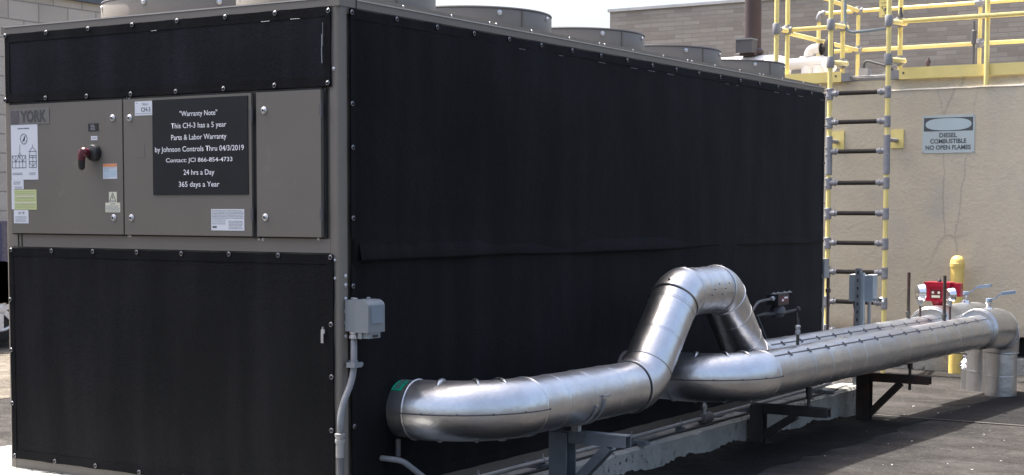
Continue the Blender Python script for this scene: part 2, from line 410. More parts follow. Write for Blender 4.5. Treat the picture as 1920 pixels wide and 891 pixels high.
# ------------------------------------------------------------------ ground
def gz(y):
    if y < 3.5: return 0.0
    return max(-0.022 * (y - 3.5), -0.10)
def sheet(name, x0, x1, y0, y1, mat, dz, nx=1, edge=0.0):
    bm = bm_new(); ys = sorted({y0, y1, *[y for y in (3.5, 3.5 + 0.10 / 0.022) if y0 < y < y1], *[y0 + (y1 - y0) * k / 24 for k in range(1, 24)]}) if edge else sorted({y0, y1, *[y for y in (3.5, 3.5 + 0.10 / 0.022) if y0 < y < y1]})
    rows = []
    for y in ys:
        j = random.uniform(-edge, edge) if edge else 0; k = random.uniform(-edge, edge) if edge else 0
        rows.append([bm.verts.new((x0 + j, y, gz(y) + dz)), bm.verts.new((x1 + k, y, gz(y) + dz))])
    for a, b in zip(rows, rows[1:]): bm.faces.new((a[0], a[1], b[1], b[0]))
    return struct(mesh_obj(name, bm, mat))
sheet('ground', -300, 300, -300, 500, asph, 0.0)
sheet('dark_ground_patch', 0.74, 4.6, 6.03, 8.55, asph_d, 0.004, edge=0.02)  # rectangle of darker ground beside the far pipes
sheet('pavement', -40, -5.6, -8, 26, pave, 0.004)
sheet('shade_darkened_asphalt', 0.2, 0.78, -1.0, 5.98, gravel_m, 0.004, edge=0.05)  # crumbly asphalt strip, coloured darker to deepen the chiller's shade by the pad
sheet('joint_line', 0.33, 4.6, 5.985, 6.02, linep, 0.008)
# loose crumbled asphalt along the pad's foot: a strip of uneven clumps
bm = bm_new()
nY = 150
prev = None
for i in range(nY + 1):
    y = 0.3 + (5.55 - 0.3) * i / nY
    row = []
    for j in range(8):
        f = j / 7; x = 0.225 + f * (0.30 + 0.05 * math.sin(y * 5.1) + 0.03 * math.sin(y * 13))
        h = (1 - f) ** 1.6 * (0.028 + 0.012 * math.sin(y * 9)) * random.uniform(0.55, 1.3) if j < 7 else -0.004
        row.append(bm.verts.new((x + random.uniform(-0.008, 0.008) * (j > 0), y, gz(y) + h)))
    if prev:
        for j in range(7): bm.faces.new((prev[j], prev[j + 1], row[j + 1], row[j]))
    prev = row
o = mesh_obj('crumbled_asphalt', bm, gravel_m, smooth=True); o['kind'] = 'stuff'
o['label'] = 'dark crumbled asphalt banked along the foot of the concrete pad'
# scattered pale stones
bm = bm_new()
for i in range(90):
    x = random.uniform(0.3, 2.6); y = random.uniform(0.4, 9.5); s = random.uniform(0.002, 0.006) * random.choice((1, 1, 1, 1.8))
    z = gz(y); a = random.uniform(0, PI)
    m = Matrix.Translation((x, y, z + s * 0.4)) @ Matrix.Rotation(a, 4, 'Z') @ Matrix.Diagonal((s * random.uniform(0.8, 1.8), s, s * 0.7, 1))
    bmesh.ops.create_icosphere(bm, subdivisions=1, radius=1.0, matrix=m)
o = mesh_obj('pebbles', bm, concrete_mat('pebble_stone', (0.30, 0.29, 0.27), (0.5, 0.48, 0.45), (0.2, 0.2, 0.2))); o['kind'] = 'stuff'
o['label'] = 'small pale stones scattered on the asphalt'

# concrete pad: noisy, chipped outer edge
bm = bm_new()
x0, x1, y0, y1, zt = -2.75, 0.23, -0.55, 6.10, 0.165
n = 90; top = []; mid = []; bot = []
for i in range(n + 1):
    y = y0 + (y1 - y0) * i / n
    ch = random.uniform(0, 0.006) + (0.012 * random.random() if random.random() < 0.25 else 0)
    top.append(bm.verts.new((x1 - 0.012 - ch, y, zt))); mid.append(bm.verts.new((x1 + random.uniform(-0.003, 0.004), y, zt - 0.014 - ch)))
    bot.append(bm.verts.new((x1 + 0.004, y, -0.2)))
for i in range(n):
    bm.faces.new((top[i], top[i + 1], mid[i + 1], mid[i])); bm.faces.new((mid[i], mid[i + 1], bot[i + 1], bot[i]))
L = [bm.verts.new((x0, y0, zt)), bm.verts.new((x0, y1, zt))]; LB = [bm.verts.new((x0, y0, -0.2)), bm.verts.new((x0, y1, -0.2))]
bm.faces.new([L[0]] + top + [L[1]])
bm.faces.new((L[0], top[0], mid[0], bot[0], LB[0])); bm.faces.new((L[1], LB[1], bot[-1], mid[-1], top[-1])); bm.faces.new((L[0], LB[0], LB[1], L[1]))
bmesh.ops.triangulate(bm, faces=[f for f in bm.faces if len(f.verts) > 5])
pad = mesh_obj('concrete_pad', bm, conc)
tag(pad, 'raised grey concrete slab with a chipped edge under the big black-screened chiller', 'concrete pad')

# ------------------------------------------------------------------ chiller
W_, L_, ZB, ZT = 2.175, 5.745, 0.165, 2.41
ch = thing('chiller', 'huge taupe air-cooled chiller wrapped in black shade cloth with fans on its roof', 'chiller', (-W_ / 2, L_ / 2, ZB))
def cornerpost(bm, cx, cy_, sx, sy_):
    # rounded outside corner, section drawn as polygon
    r = 0.022; w1 = 0.052; pts = []
    pts.append((cx + sx * -w1, cy_)); 
    for k in range(7):
        a = PI / 2 * k / 6
        pts.append((cx - sx * r + sx * r * math.sin(a), cy_ - sy_ * -0 + sy_ * (-r + r * math.cos(a)) * 1.0))
    pts.append((cx, cy_ - sy_ * w1)); pts.append((cx - sx * w1, cy_ - sy_ * w1))
    lo = [bm.verts.new((x, y, ZB)) for x, y in pts]; hi = [bm.verts.new((x, y, ZT - 0.03)) for x, y in pts]
    for i in range(len(pts)):
        j = (i + 1) % len(pts); bm.faces.new((lo[i], lo[j], hi[j], hi[i]))
    bm.faces.new(lo[::-1]); bm.faces.new(hi)
for cx, cyy, sx, syy in ((0, 0, 1, -1), (-W_, 0, -1, -1), (0, L_, 1, 1), (-W_, L_, -1, 1)):
    one(lambda bm: cornerpost(bm, cx, cyy, sx, syy), 'corner_post', cab, ch, smooth='auto')
# inner body (coils, frame) well inside the screens
def body(bm):
    box(bm, -W_ + 0.012, -0.012, 0.012, L_ - 0.012, ZB + 0.02, ZT - 0.06)
one(body, 'cabinet_body', cab, ch)
# base rail
def base(bm):
    box(bm, -W_ + 0.0525, -0.0525, 0.002, 0.06, ZB, 0.222)
    box(bm, -0.06, -0.002, 0.0525, L_ - 0.0525, ZB, 0.222)
    box(bm, -W_ + 0.002, -W_ + 0.06, 0.0525, L_ - 0.0525, ZB, 0.222)
one(base, 'base_rail', cab, ch)
# roof: flat lid with a lip and a raised flange line
def roof(bm):
    box(bm, -W_ - 0.004, 0.004, -0.004, L_ + 0.004, ZT - 0.040, ZT)
one(roof, 'roof_panel', cab, ch, bev=0.004)
def toprail(bm):
    box(bm, -W_ + 0.0525, -0.0525, 0.001, 0.05, 2.34, ZT - 0.0405)
    box(bm, -0.05, -0.001, 0.0525, L_ - 0.0525, 2.34, ZT - 0.0405)
one(toprail, 'top_rail', cab, ch)
for k in range(5):
    a = 0.13 + k * 1.125; b = a + 1.105
    for fx0, fx1 in ((-0.075, -0.018), (-W_ + 0.018, -W_ + 0.075)):
        one(lambda bm: box(bm, fx0, fx1, a, b, ZT + 0.001, ZT + 0.020), 'roof_flange', cab, ch, bev=0.003)
one(lambda bm: box(bm, -0.03, 0.0065, 0.113, 0.117, ZT - 0.045, ZT - 0.002), 'lid_seam', gapm, ch)
def screw(bm, c, ax, r=0.009):
    lathe(bm, c, ax, [(0, r * 1.35), (0.002, r * 1.35), (0.002, r), (0.006, r * 0.9), (0.008, r * 0.3)], 12)
scr_me = bm_new(); screw(scr_me, (0, 0, 0), (0, 0, 1)); scr = bpy.data.meshes.new('roof_screw'); scr_me.to_mesh(scr); scr_me.free(); scr.materials.append(screwm)
def place(me, name, loc, ax, parent, roll_=0.0, label=None):
    o = bpy.data.objects.new(name, me); COL.objects.link(o); o.parent = parent
    m = Matrix.Translation(V(loc)) @ V(ax).to_track_quat('Z', 'Y').to_matrix().to_4x4() @ Matrix.Rotation(roll_, 4, 'Z')
    chain = []; q = parent; pm = Matrix.Identity(4)
    while q is not None: chain.append(q); q = q.parent
    for q in reversed(chain): pm = pm @ q.matrix_parent_inverse @ q.matrix_basis
    o.matrix_parent_inverse = pm.inverted(); o.matrix_basis = m
    return o
for k in range(5):
    a = 0.13 + k * 1.125
    for d in (0.02, 0.36, 0.75, 1.085):
        place(scr, 'roof_screw', (-0.018, a + d, ZT + 0.012), (1, 0, 0), ch).scale = (0.6,) * 3
# --- shade cloths
def screen(name, P, us, vs, wob, seed, hem=0.045, mat=cloth_m, sag=0.004):
    """P(u, v, d) -> point. cloth with a doubled hem, slightly puckered between its fixings"""
    rnd = random.Random(seed); nu = max(10, int((us[1] - us[0]) / 0.03)); nv = max(8, int((vs[1] - vs[0]) / 0.04))
    ph = [rnd.uniform(0, 6.28) for _ in range(8)]
    bm = bm_new(); g = []
    for i in range(nu + 1):
        row = []
        u = us[0] + (us[1] - us[0]) * i / nu
        for j in range(nv + 1):
            v = vs[0] + (vs[1] - vs[0]) * j / nv
            eu = min(u - us[0], us[1] - u); ev = min(v - vs[0], vs[1] - v)
            e = min(1, min(eu, ev) / 0.25)
            d = 0.006 + e * (wob * (0.5 + 0.25 * math.sin(u * 3.1 + ph[0] + v * 0.8) + 0.25 * math.sin(v * 4.3 + ph[1] + u * 1.1))
                             + 0.0009 * math.sin(u * 11 + ph[2] + 2.5 * math.sin(v * 2.2 + u * 0.7)) + 0.0009 * math.sin(v * 17 + ph[3] + 3 * math.sin(u * 1.3)))
            du = dv = 0
            if j in (0, nv): dv = (-1 if j == nv else 1) * sag * (0.5 - 0.5 * math.cos((u - us[0]) / spacing * 2 * PI)) 
            if i in (0, nu): du = (-1 if i == nu else 1) * sag * (0.5 - 0.5 * math.cos((v - vs[0]) / 0.31 * 2 * PI))
            if name == 'side_screen':
                # pleat where the upper cloth laps over the lower
                zf = 1.262 + 0.012 * math.sin(u * 1.3)
                d += 0.006 * math.exp(-((v - zf - 0.05) / 0.06) ** 2)
            row.append(bm.verts.new(P(u + du, v + dv, d)))
        g.append(row)
    for i in range(nu):
        for j in range(nv): bm.faces.new((g[i][j], g[i + 1][j], g[i + 1][j + 1], g[i][j + 1]))
    o = mesh_obj(name, bm, mat, ch, smooth=True)
    s = o.modifiers.new('thick', 'SOLIDIFY'); s.thickness = 0.003; s.offset = 1
    # hem
    bm = bm_new()
    def strip(a0, a1, b0, b1):
        nn = max(2, int(max(a1 - a0, b1 - b0) / 0.05)); pr = None
        for k in range(nn + 1):
            f = k / nn
            if a1 - a0 > b1 - b0: q = [(a0 + (a1 - a0) * f, b0), (a0 + (a1 - a0) * f, b1)]
            else: q = [(a0, b0 + (b1 - b0) * f), (a1, b0 + (b1 - b0) * f)]
            dd = 0.0112 + 0.0006 * math.sin(k * 0.9)
            cur = [bm.verts.new(P(*q[0], dd)), bm.verts.new(P(*q[1], dd))]
            if pr: bm.faces.new((pr[0], pr[1], cur[1], cur[0]))
            pr = cur
    e = 0.003
    strip(us[0] + e, us[1] - e, vs[1] - hem, vs[1] - e); strip(us[0] + e, us[1] - e, vs[0] + e, vs[0] + hem)
    strip(us[0] + e, us[0] + hem * 0.8, vs[0] + hem, vs[1] - hem); strip(us[1] - hem * 0.8, us[1] - e, vs[0] + hem, vs[1] - hem)
    h = mesh_obj('hem', bm, hem_m, o)
    s = h.modifiers.new('thick', 'SOLIDIFY'); s.thickness = 0.002; s.offset = 0
    return o
Pe = lambda u, v, d: V((u, -d, v))
Ps = lambda u, v, d: V((d, u, v))
spacing = 0.298
scr_up = screen('upper_end_screen', Pe, (-2.153, -0.045), (2.024, 2.372), 0.006, 1, mat=cloth('sky_tinted_shade_cloth', (0.0050, 0.0057, 0.0088)))  # bluish base colour paints in the sky's sheen on this screen
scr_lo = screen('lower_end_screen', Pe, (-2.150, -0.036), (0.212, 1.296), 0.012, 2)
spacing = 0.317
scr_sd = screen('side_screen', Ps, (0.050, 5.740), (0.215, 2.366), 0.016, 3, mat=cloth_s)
def flap(bm):
    prev = None
    for k in range(96):
        u = 0.10 + (5.69 - 0.10) * k / 95; z = 1.262 + 0.005 * math.sin(u * 1.9) + 0.002 * math.sin(u * 5.3 + 1)
        d = 0.0225 + 0.002 * math.sin(u * 2.7) + 0.002 * math.sin(u * 9)
        cur = [bm.verts.new((d - 0.006, u, z + 0.075)), bm.verts.new((d + 0.001, u, z + 0.04)), bm.verts.new((d + 0.007, u, z + 0.008)), bm.verts.new((d + 0.006, u, z - 0.002)), bm.verts.new((d - 0.012, u, z + 0.004))]
        if prev:
            for i in range(4): bm.faces.new((prev[i], cur[i], cur[i + 1], prev[i + 1]))
        prev = cur
one(flap, 'lap_fold', cloth_s, scr_sd, smooth=True)
# grommets: washer ring and a dark screw head
gb = bm_new(); torus(gb, (0, 0, 0), (0, 0, 1), 0.0098, 0.0030, 20, 8)
gme = bpy.data.meshes.new('grommet'); gb.to_mesh(gme); gb.free(); gme.materials.append(grommetm)
for p in gme.polygons: p.use_smooth = True
gs = bm_new(); lathe(gs, (0, 0, 0.002), (0, 0, 1), [(-0.002, 0.0085), (0.003, 0.008), (0.006, 0.005)], 12)
gsm = bpy.data.meshes.new('grommet_screw'); gs.to_mesh(gsm); gs.free(); gsm.materials.append(blackm)
tmpb = bm_new(); tmpb.from_mesh(gme); nf = len(tmpb.faces); tmpb.from_mesh(gsm)
tmpb.faces.ensure_lookup_table()
for f in tmpb.faces[nf:]: f.material_index = 1
tmpb.to_mesh(gme); tmpb.free(); gme.materials.append(blackm)
def grom(par, P, u, v, nrm):
    place(gme, 'grommet', P(u + random.uniform(-0.004, 0.004), v + random.uniform(-0.003, 0.003), 0.0155), nrm, par).scale = (0.88,) * 3
for k in range(8):
    u = -0.058 - 0.2975 * k
    grom(scr_up, Pe, u, 2.360 if k else 2.352, (0, -1, 0)); grom(scr_up, Pe, u - 0.012 * (k > 0), 2.040, (0, -1, 0))
for k in range(8):
    grom(scr_lo, Pe, -0.05 - 0.2965 * k, 1.284, (0, -1, 0)); grom(scr_lo, Pe, -0.05 - 0.297 * k, 0.226, (0, -1, 0))
for k, z in enumerate((1.02, 0.79, 0.55)):
    grom(scr_lo, Pe, -0.047, z - 0.03, (0, -1, 0)); grom(scr_lo, Pe, -2.139, (1.03, 0.77, 0.50)[k], (0, -1, 0))
for k in range(19):
    grom(scr_sd, Ps, 0.06 if k == 0 else min(0.068 + 0.3172 * k, 5.72), 2.350, (1, 0, 0))
for z in (1.952, 1.761, 1.451, 1.153, 0.82, 0.534):
    grom(scr_sd, Ps, 0.064, z, (1, 0, 0))
for z in (2.12, 1.85, 1.55, 1.27, 1.0, 0.75): grom(scr_sd, Ps, 5.725, z, (1, 0, 0))
# pale thread ends of the stitching along the hems
def threads(bm):
    rnd = random.Random(5)
    for k in range(26):
        y = 0.35 + k * 0.21 + rnd.uniform(-0.03, 0.03)
        if rnd.random() < 0.45:
            a = y; ln = rnd.uniform(0.03, 0.09)
            one(lambda b2: tube(b2, [(0.0185, a, 2.312), (0.019, a + ln, 2.3115)], 0.0011, 5), 'stitching', ink_l, scr_sd)
threads(None)
def threads2(bm):
    rnd = random.Random(6)
    for k in range(12):
        x = -1.2 + k * 0.085; ln = rnd.uniform(0.01, 0.06)
        if rnd.random() < 0.35: one(lambda b2: tube(b2, [(x, -0.0185, 2.325), (x + ln, -0.0185, 2.325)], 0.0009, 5), 'stitching', ink_l, scr_up)
    tube(bm, [(-0.083, -0.019, 2.30), (-0.0835, -0.019, 2.20)], 0.001, 5)
    tube(bm, [(-0.088, -0.019, 2.25), (-0.0885, -0.02, 2.17), (-0.086, -0.021, 2.125)], 0.002, 5)
one(threads2, 'loose_thread', ink_l, scr_up)
# zip puller low on the end screen
def zp(bm):
    box(bm, -0.100, -0.080, -0.022, -0.016, 0.945, 0.965); box(bm, -0.098, -0.084, -0.025, -0.0225, 0.905, 0.950)
    box(bm, -0.094, -0.088, -0.022, -0.016, 0.965, 0.976)
one(zp, 'zip_puller', screwm, scr_lo)
# --- control doors
def door(x0, x1, locks, hinges, label):
    z0, z1 = 1.369, 2.012
    d = one(lambda bm: box(bm, x0, x1, -0.030, 0.001, z0, z1), 'control_door', cab_lt, ch, bev=0.004)
    d['label'] = label
    for lx, lz in locks:
        def lk(bm):
            lathe(bm, (lx, -0.030, lz), (0, -1, 0), [(0, 0.0165), (0.004, 0.0165), (0.006, 0.013), (0.006, 0.009), (0.010, 0.009), (0.011, 0.0075)], 20)
        l = one(lk, 'door_latch', screwm, d)
        one(lambda bm: lathe(bm, (lx, -0.0412, lz), (0, -1, 0), [(0, 0.0055), (0.0012, 0.0055)], 12), 'key_slot', blackm, d)
    for hz in hinges:
        def hg(bm):
            cyl(bm, (x1 + 0.006, -0.033, hz - 0.035), (x1 + 0.006, -0.033, hz + 0.035), 0.0055, 10)
            box(bm, x1 - 0.006, x1 + 0.002, -0.0335, -0.0302, hz - 0.022, hz + 0.022)
        one(hg, 'hinge', dkgrey, d)
    return d
d1 = door(-2.112, -1.3165, [(-1.378, 1.926), (-1.379, 1.449)], [], 'widest control door at the left with the rotary switch')
d2 = door(-1.307, -0.500, [(-1.264, 1.923), (-1.260, 1.449)], [1.915, 1.47], 'middle control door with the black warranty board')
d3 = door(-0.470, -0.100, [(-0.423, 1.931), (-0.419, 1.455)], [1.925, 1.47], 'narrow plain control door at the right')
def gaps(bm):
    box(bm, -1.3000, -1.2890, -0.012, 0.003, 1.36, 2.02); box(bm, -0.4835, -0.4515, -0.012, 0.003, 1.36, 2.02)
    box(bm, -0.0825, -0.070, -0.006, 0.003, 1.365, 2.018); box(bm, -2.12, -0.09, -0.008, 0.004, 2.0135, 2.0215)
    box(bm, -2.115, -0.1, -0.003, 0.004, 1.3625, 1.3675)
one(gaps, 'door_gasket', gapm, ch)
def mid_rail(bm): box(bm, -W_ + 0.0525, -0.0525, -0.001, 0.012, 1.30, 1.362)
one(mid_rail, 'mid_rail', cab, ch)
one(lambda bm: (box(bm, -2.078, -2.073, -0.0045, 0.0, 1.302, 1.361), box(bm, -2.052, -2.047, -0.0045, 0.0, 1.302, 1.361)), 'panel_seam', gapm, ch)
one(lambda bm: [screw(bm, (x, -0.0005, z), (0, -1, 0), 0.006) for x, z in ((-1.291, 1.363), (-1.277, 1.363), (-0.463, 1.358), (-0.44, 1.356), (-0.118, 1.362), (-1.29, 2.0165), (-1.27, 2.0165))], 'rail_screws', screwm, ch)
FY = -0.030
def lab(par, x0, x1, z0, z1, mat, name='label', d=0.0012):
    return one(lambda bm: box(bm, x0, x1, FY - d, FY + 0.001, z0, z1), name, mat, par)
def onface(x0, z0): return lambda u, v, d: V((x0 + u, FY - 0.0012 - d, z0 + v))
def rules(bm, x0, x1, z0, z1, n, seed, th=0.002, d=0.0018):
    rnd = random.Random(seed)
    for k in range(n):
        z = z1 - (z1 - z0) * (k + 0.5) / n; x = x0
        while x < x1 - 0.004:
            ln = rnd.uniform(0.004, 0.016); e = min(x + ln, x1)
            box(bm, x, e, FY - d, FY - 0.0011, z - th / 2, z + th / 2); x = e + rnd.uniform(0.002, 0.004)
# maker's plate
lg = lab(d1, -2.108, -1.822, 1.912, 1.990, logo_bg, 'maker_plate', 0.002)
one(lambda bm: box(bm, -2.102, -2.045, FY - 0.003, FY - 0.0005, 1.918, 1.983), 'emblem', logo_em, lg)
one(lambda bm: [obox(bm, 0, (-2.098 + 0.010 * k, FY - 0.0032, 1.922), (-2.074 + 0.006 * k, FY - 0.0032, 1.979), 0.003, 0.0008) for k in range(4)], 'emblem_stripes', logo_bg, lg)
text_mesh('lettering', 'YORK', logo_tx, lg, 0.190, 0.060, lambda u, v, d: V((-2.032 + u, FY - 0.0025 - d, 1.922 + v)), bold=0.035)
# lifting instructions sheet
la = lab(d1, -2.106, -1.909, 1.637, 1.912, white, 'instruction_sticker')
def crane(bm):
    d = FY - 0.0016
    def ln(x0, z0, x1, z1, w=0.0024): obox(bm, 0, (x0, d, z0), (x1, d, z1), 0.0008, w, up=(0, 0, 1)) if abs(x1 - x0) > abs(z1 - z0) * 3 else obox(bm, 0, (x0, d, z0), (x1, d, z1), w, 0.0008, up=(0, 1, 0))
    torus(bm, (-2.010, d, 1.841), (0, 1, 0), 0.0245, 0.0016, 28, 5)
    ln(-2.024, 1.824, -1.996, 1.858); ln(-2.012, 1.828, -2.004, 1.852, 0.008); ln(-2.015, 1.836, -2.002, 1.838, 0.005)
    ln(-2.040, 1.812, -2.042, 1.772, 0.002); ln(-2.042, 1.772, -2.052, 1.758); ln(-2.042, 1.772, -2.030, 1.758)
    for z in (1.757, 1.727, 1.697): ln(-2.100, z, -1.996, z, 0.003)
    for x in (-2.099, -2.073, -2.047, -2.022, -1.997): ln(x, 1.697, x, 1.757, 0.0026)
    for x in (-2.099, -2.047):
        ln(x, 1.757, x + 0.026, 1.728); ln(x + 0.026, 1.728, x + 0.05, 1.757)
    ln(-1.947, 1.812, -1.947, 1.800, 0.002); ln(-1.947, 1.800, -1.972, 1.777); ln(-1.947, 1.800, -1.920, 1.777); ln(-1.974, 1.777, -1.918, 1.777, 0.003)
    ln(-1.971, 1.777, -1.971, 1.757, 0.002); ln(-1.921, 1.777, -1.921, 1.757, 0.002)
    for z in (1.757, 1.748, 1.727, 1.698): ln(-1.974, z, -1.919, z, 0.003)
    for x in (-1.973, -1.946, -1.92): ln(x, 1.698, x, 1.757, 0.0026)
    ln(-1.973, 1.722, -1.946, 1.704); ln(-1.946, 1.704, -1.920, 1.722)
    rules(bm, -2.055, -1.965, 1.887, 1.899, 1, 3, 0.0055); rules(bm, -2.098, -2.025, 1.660, 1.674, 2, 4, 0.0028); rules(bm, -1.972, -1.928, 1.660, 1.674, 2, 5, 0.0028)
one(crane, 'printed_drawing', ink, la)
lb = lab(d1, -2.108, -2.018, 1.589, 1.6365, white, 'small_white_sticker')
one(lambda bm: (rules(bm, -2.092, -2.040, 1.612, 1.630, 2, 8, 0.005), rules(bm, -2.085, -2.03, 1.592, 1.604, 2, 9, 0.003)), 'printed_text', ink_l, lb)
lc0 = lab(d1, -2.109, -2.088, 1.488, 1.5885, white, 'sticker_margin')
lc = lab(d1, -2.0875, -1.924, 1.487, 1.587, paley, 'yellow_sticker')
one(lambda bm: rules(bm, -2.082, -1.932, 1.492, 1.582, 10, 10, 0.003), 'printed_text', ink_y, lc)
one(lambda bm: (box(bm, -2.085, -1.927, FY - 0.002, FY - 0.001, 1.551, 1.557), box(bm, -2.085, -1.927, FY - 0.002, FY - 0.001, 1.518, 1.524)), 'white_lines', cream, lc)
ld = lab(d1, -2.094, -1.986, 1.418, 1.485, white, 'round_logo_sticker')
one(lambda bm: (rules(bm, -2.060, -2.035, 1.464, 1.476, 2, 11, 0.004), lathe(bm, (-2.022, FY - 0.0010, 1.471), (0, -1, 0), [(0, 0.007), (0.001, 0.007)], 12), rules(bm, -2.082, -1.998, 1.424, 1.455, 5, 12, 0.0025)), 'printed_text', ink_l, ld)
# switch cluster
s1 = lab(d1, -1.547, -1.476, 1.866, 1.904, blackm, 'dark_nameplate')
one(lambda bm: (rules(bm, -1.530, -1.500, 1.870, 1.900, 4, 13, 0.004)), 'printed_text', ink_l, s1)
s2 = lab(d1, -1.529, -1.485, 1.823, 1.843, white, 'small_white_tag')
one(lambda bm: rules(bm, -1.522, -1.492, 1.828, 1.839, 1, 14, 0.005), 'printed_text', ink_l, s2)
def hndl(bm):
    lathe(bm, (-1.500, FY, 1.762), (0, -1, 0), [(0, 0.040), (0.022, 0.040), (0.030, 0.036), (0.034, 0.02), (0.036, 0.005)], 26)
sw = one(hndl, 'rotary_switch', blackm, d1, smooth='auto')
def hub(bm):
    lathe(bm, (-1.522, FY - 0.034, 1.763), (0, -1, 0), [(0, 0.022), (0.025, 0.024), (0.035, 0.018)], 20)
    tube(bm, [(-1.528, FY - 0.055, 1.775), (-1.532, FY - 0.058, 1.755), (-1.534, FY - 0.058, 1.725)], [0.016, 0.019, 0.017], 14)
one(hub, 'switch_hub', red_pl, sw, smooth='auto')
one(lambda bm: tube(bm, [(-1.534, FY - 0.058, 1.728), (-1.535, FY - 0.058, 1.700), (-1.534, FY - 0.056, 1.684), (-1.533, FY - 0.055, 1.678)], [0.0165, 0.0165, 0.013, 0.004], 14), 'switch_grip', blackm, sw, smooth='auto')
lw = lab(d1, -1.449, -1.354, 1.636, 1.708, white, 'orange_warning_sticker')
one(lambda bm: box(bm, -1.4485, -1.3545, FY - 0.0019, FY - 0.0008, 1.694, 1.7075), 'orange_header', orange, lw)
one(lambda bm: (box(bm, -1.444, -1.404, FY - 0.0019, FY - 0.0008, 1.641, 1.683), box(bm, -1.400, -1.359, FY - 0.0019, FY - 0.0008, 1.645, 1.680)), 'picture_panels', paleb, lw)
one(lambda bm: rules(bm, -1.445, -1.36, 1.684, 1.692, 1, 15, 0.003, 0.0022), 'printed_text', ink_l, lw)
lt = lab(d1, -1.411, -1.358, 1.522, 1.573, cream, 'triangle_sticker')
def tri(bm):
    d = FY - 0.0016; a, b, c = V((-1.4065, d, 1.529)), V((-1.3645, d, 1.529)), V((-1.3855, d, 1.568))
    for p, q in ((a, b), (b, c), (c, a)): obox(bm, 0, p, q, 0.0035, 0.0008, up=(0, 1, 0))
    obox(bm, 0, (-1.3855, d, 1.538), (-1.3855, d, 1.555), 0.004, 0.0008, up=(0, 1, 0))
one(tri, 'warning_triangle', ink, lt)
ly = lab(d1, -1.436, -1.336, 1.475, 1.5215, cream, 'cream_sticker')
one(lambda bm: (rules(bm, -1.402, -1.368, 1.5125, 1.519, 1, 16, 0.005), rules(bm, -1.43, -1.342, 1.478, 1.509, 5, 17, 0.003)), 'printed_text', ink_l, ly)
# middle door: tag, warranty board, rating plate, scratched outline
tg = lab(d2, -1.229, -1.1135, 1.932, 1.9985, white, 'tag_sticker')
text_mesh('lettering', 'TAG #', ink, tg, 0.040, 0.011, onface(-1.183, 1.978), bold=0.01)
text_mesh('lettering', 'CH-3', ink, tg, 0.062, 0.021, onface(-1.188, 1.949), bold=0.02)
one(lambda bm: (box(bm, -1.225, -1.118, FY - 0.0018, FY - 0.001, 1.940, 1.9418), box(bm, -1.222, -1.213, FY - 0.0018, FY - 0.001, 1.988, 1.992)), 'ruled_line', ink_l, tg)
wb = lab(d2, -1.1125, -0.5185, 1.5575, 2.0005, wsign, 'warranty_board', 0.004)
lines = [('"Warranty Note"', 1.932, 0.234), ('This CH-3 has a 5 year', 1.877, 0.345), ('Parts & Labor Warranty', 1.823, 0.345), ('by Johnson Controls Thru 04/3/2019', 1.769, 0.555),
         ('Contact: JCI 866-854-4733', 1.715, 0.415), ('24 hrs a Day', 1.661, 0.193), ('365 days a Year', 1.606, 0.254)]
for s, zc, wd in lines:
    has = any(c in s for c in 'ygj,'); h = 0.032 if has else 0.0245
    z0 = zc - (0.0195 if has else 0.012)
    if ',' not in s and 'JCI' in s: h, z0 = 0.0255, zc - 0.0125
    text_mesh('lettering', s, wlet, wb, wd, h, (lambda x0, z0: lambda u, v, d: V((x0 + u, FY - 0.004 - d, z0 + v)))(-0.8185 - wd / 2, z0), bold=0.004)
rp = lab(d2, -0.7475, -0.546, 1.394, 1.4915, white, 'rating_plate')
one(lambda bm: (rules(bm, -0.742, -0.552, 1.447, 1.488, 6, 20, 0.0032), rules(bm, -0.742, -0.66, 1.420, 1.446, 3, 21, 0.003), rules(bm, -0.64, -0.555, 1.40, 1.44, 6, 22, 0.003)), 'printed_text', ink_l, rp)
one(lambda bm: box(bm, -0.740, -0.714, FY - 0.0018, FY - 0.001, 1.405, 1.414), 'printed_logo', ink, rp)
one(lambda bm: (box(bm, -1.1695, -1.1675, FY - 0.0008, FY + 0.001, 1.735, 1.80), box(bm, -1.236, -1.1675, FY - 0.0008, FY + 0.001, 1.734, 1.7358)), 'scratched_outline', ink, d2)
scr_up.location.x += 0.008; scr_lo.location.x += 0.008; scr_sd.location.y += 0.012
for d_ in (d1, d2, d3): d_.location.x += 0.017; d_.location.y += 0.004
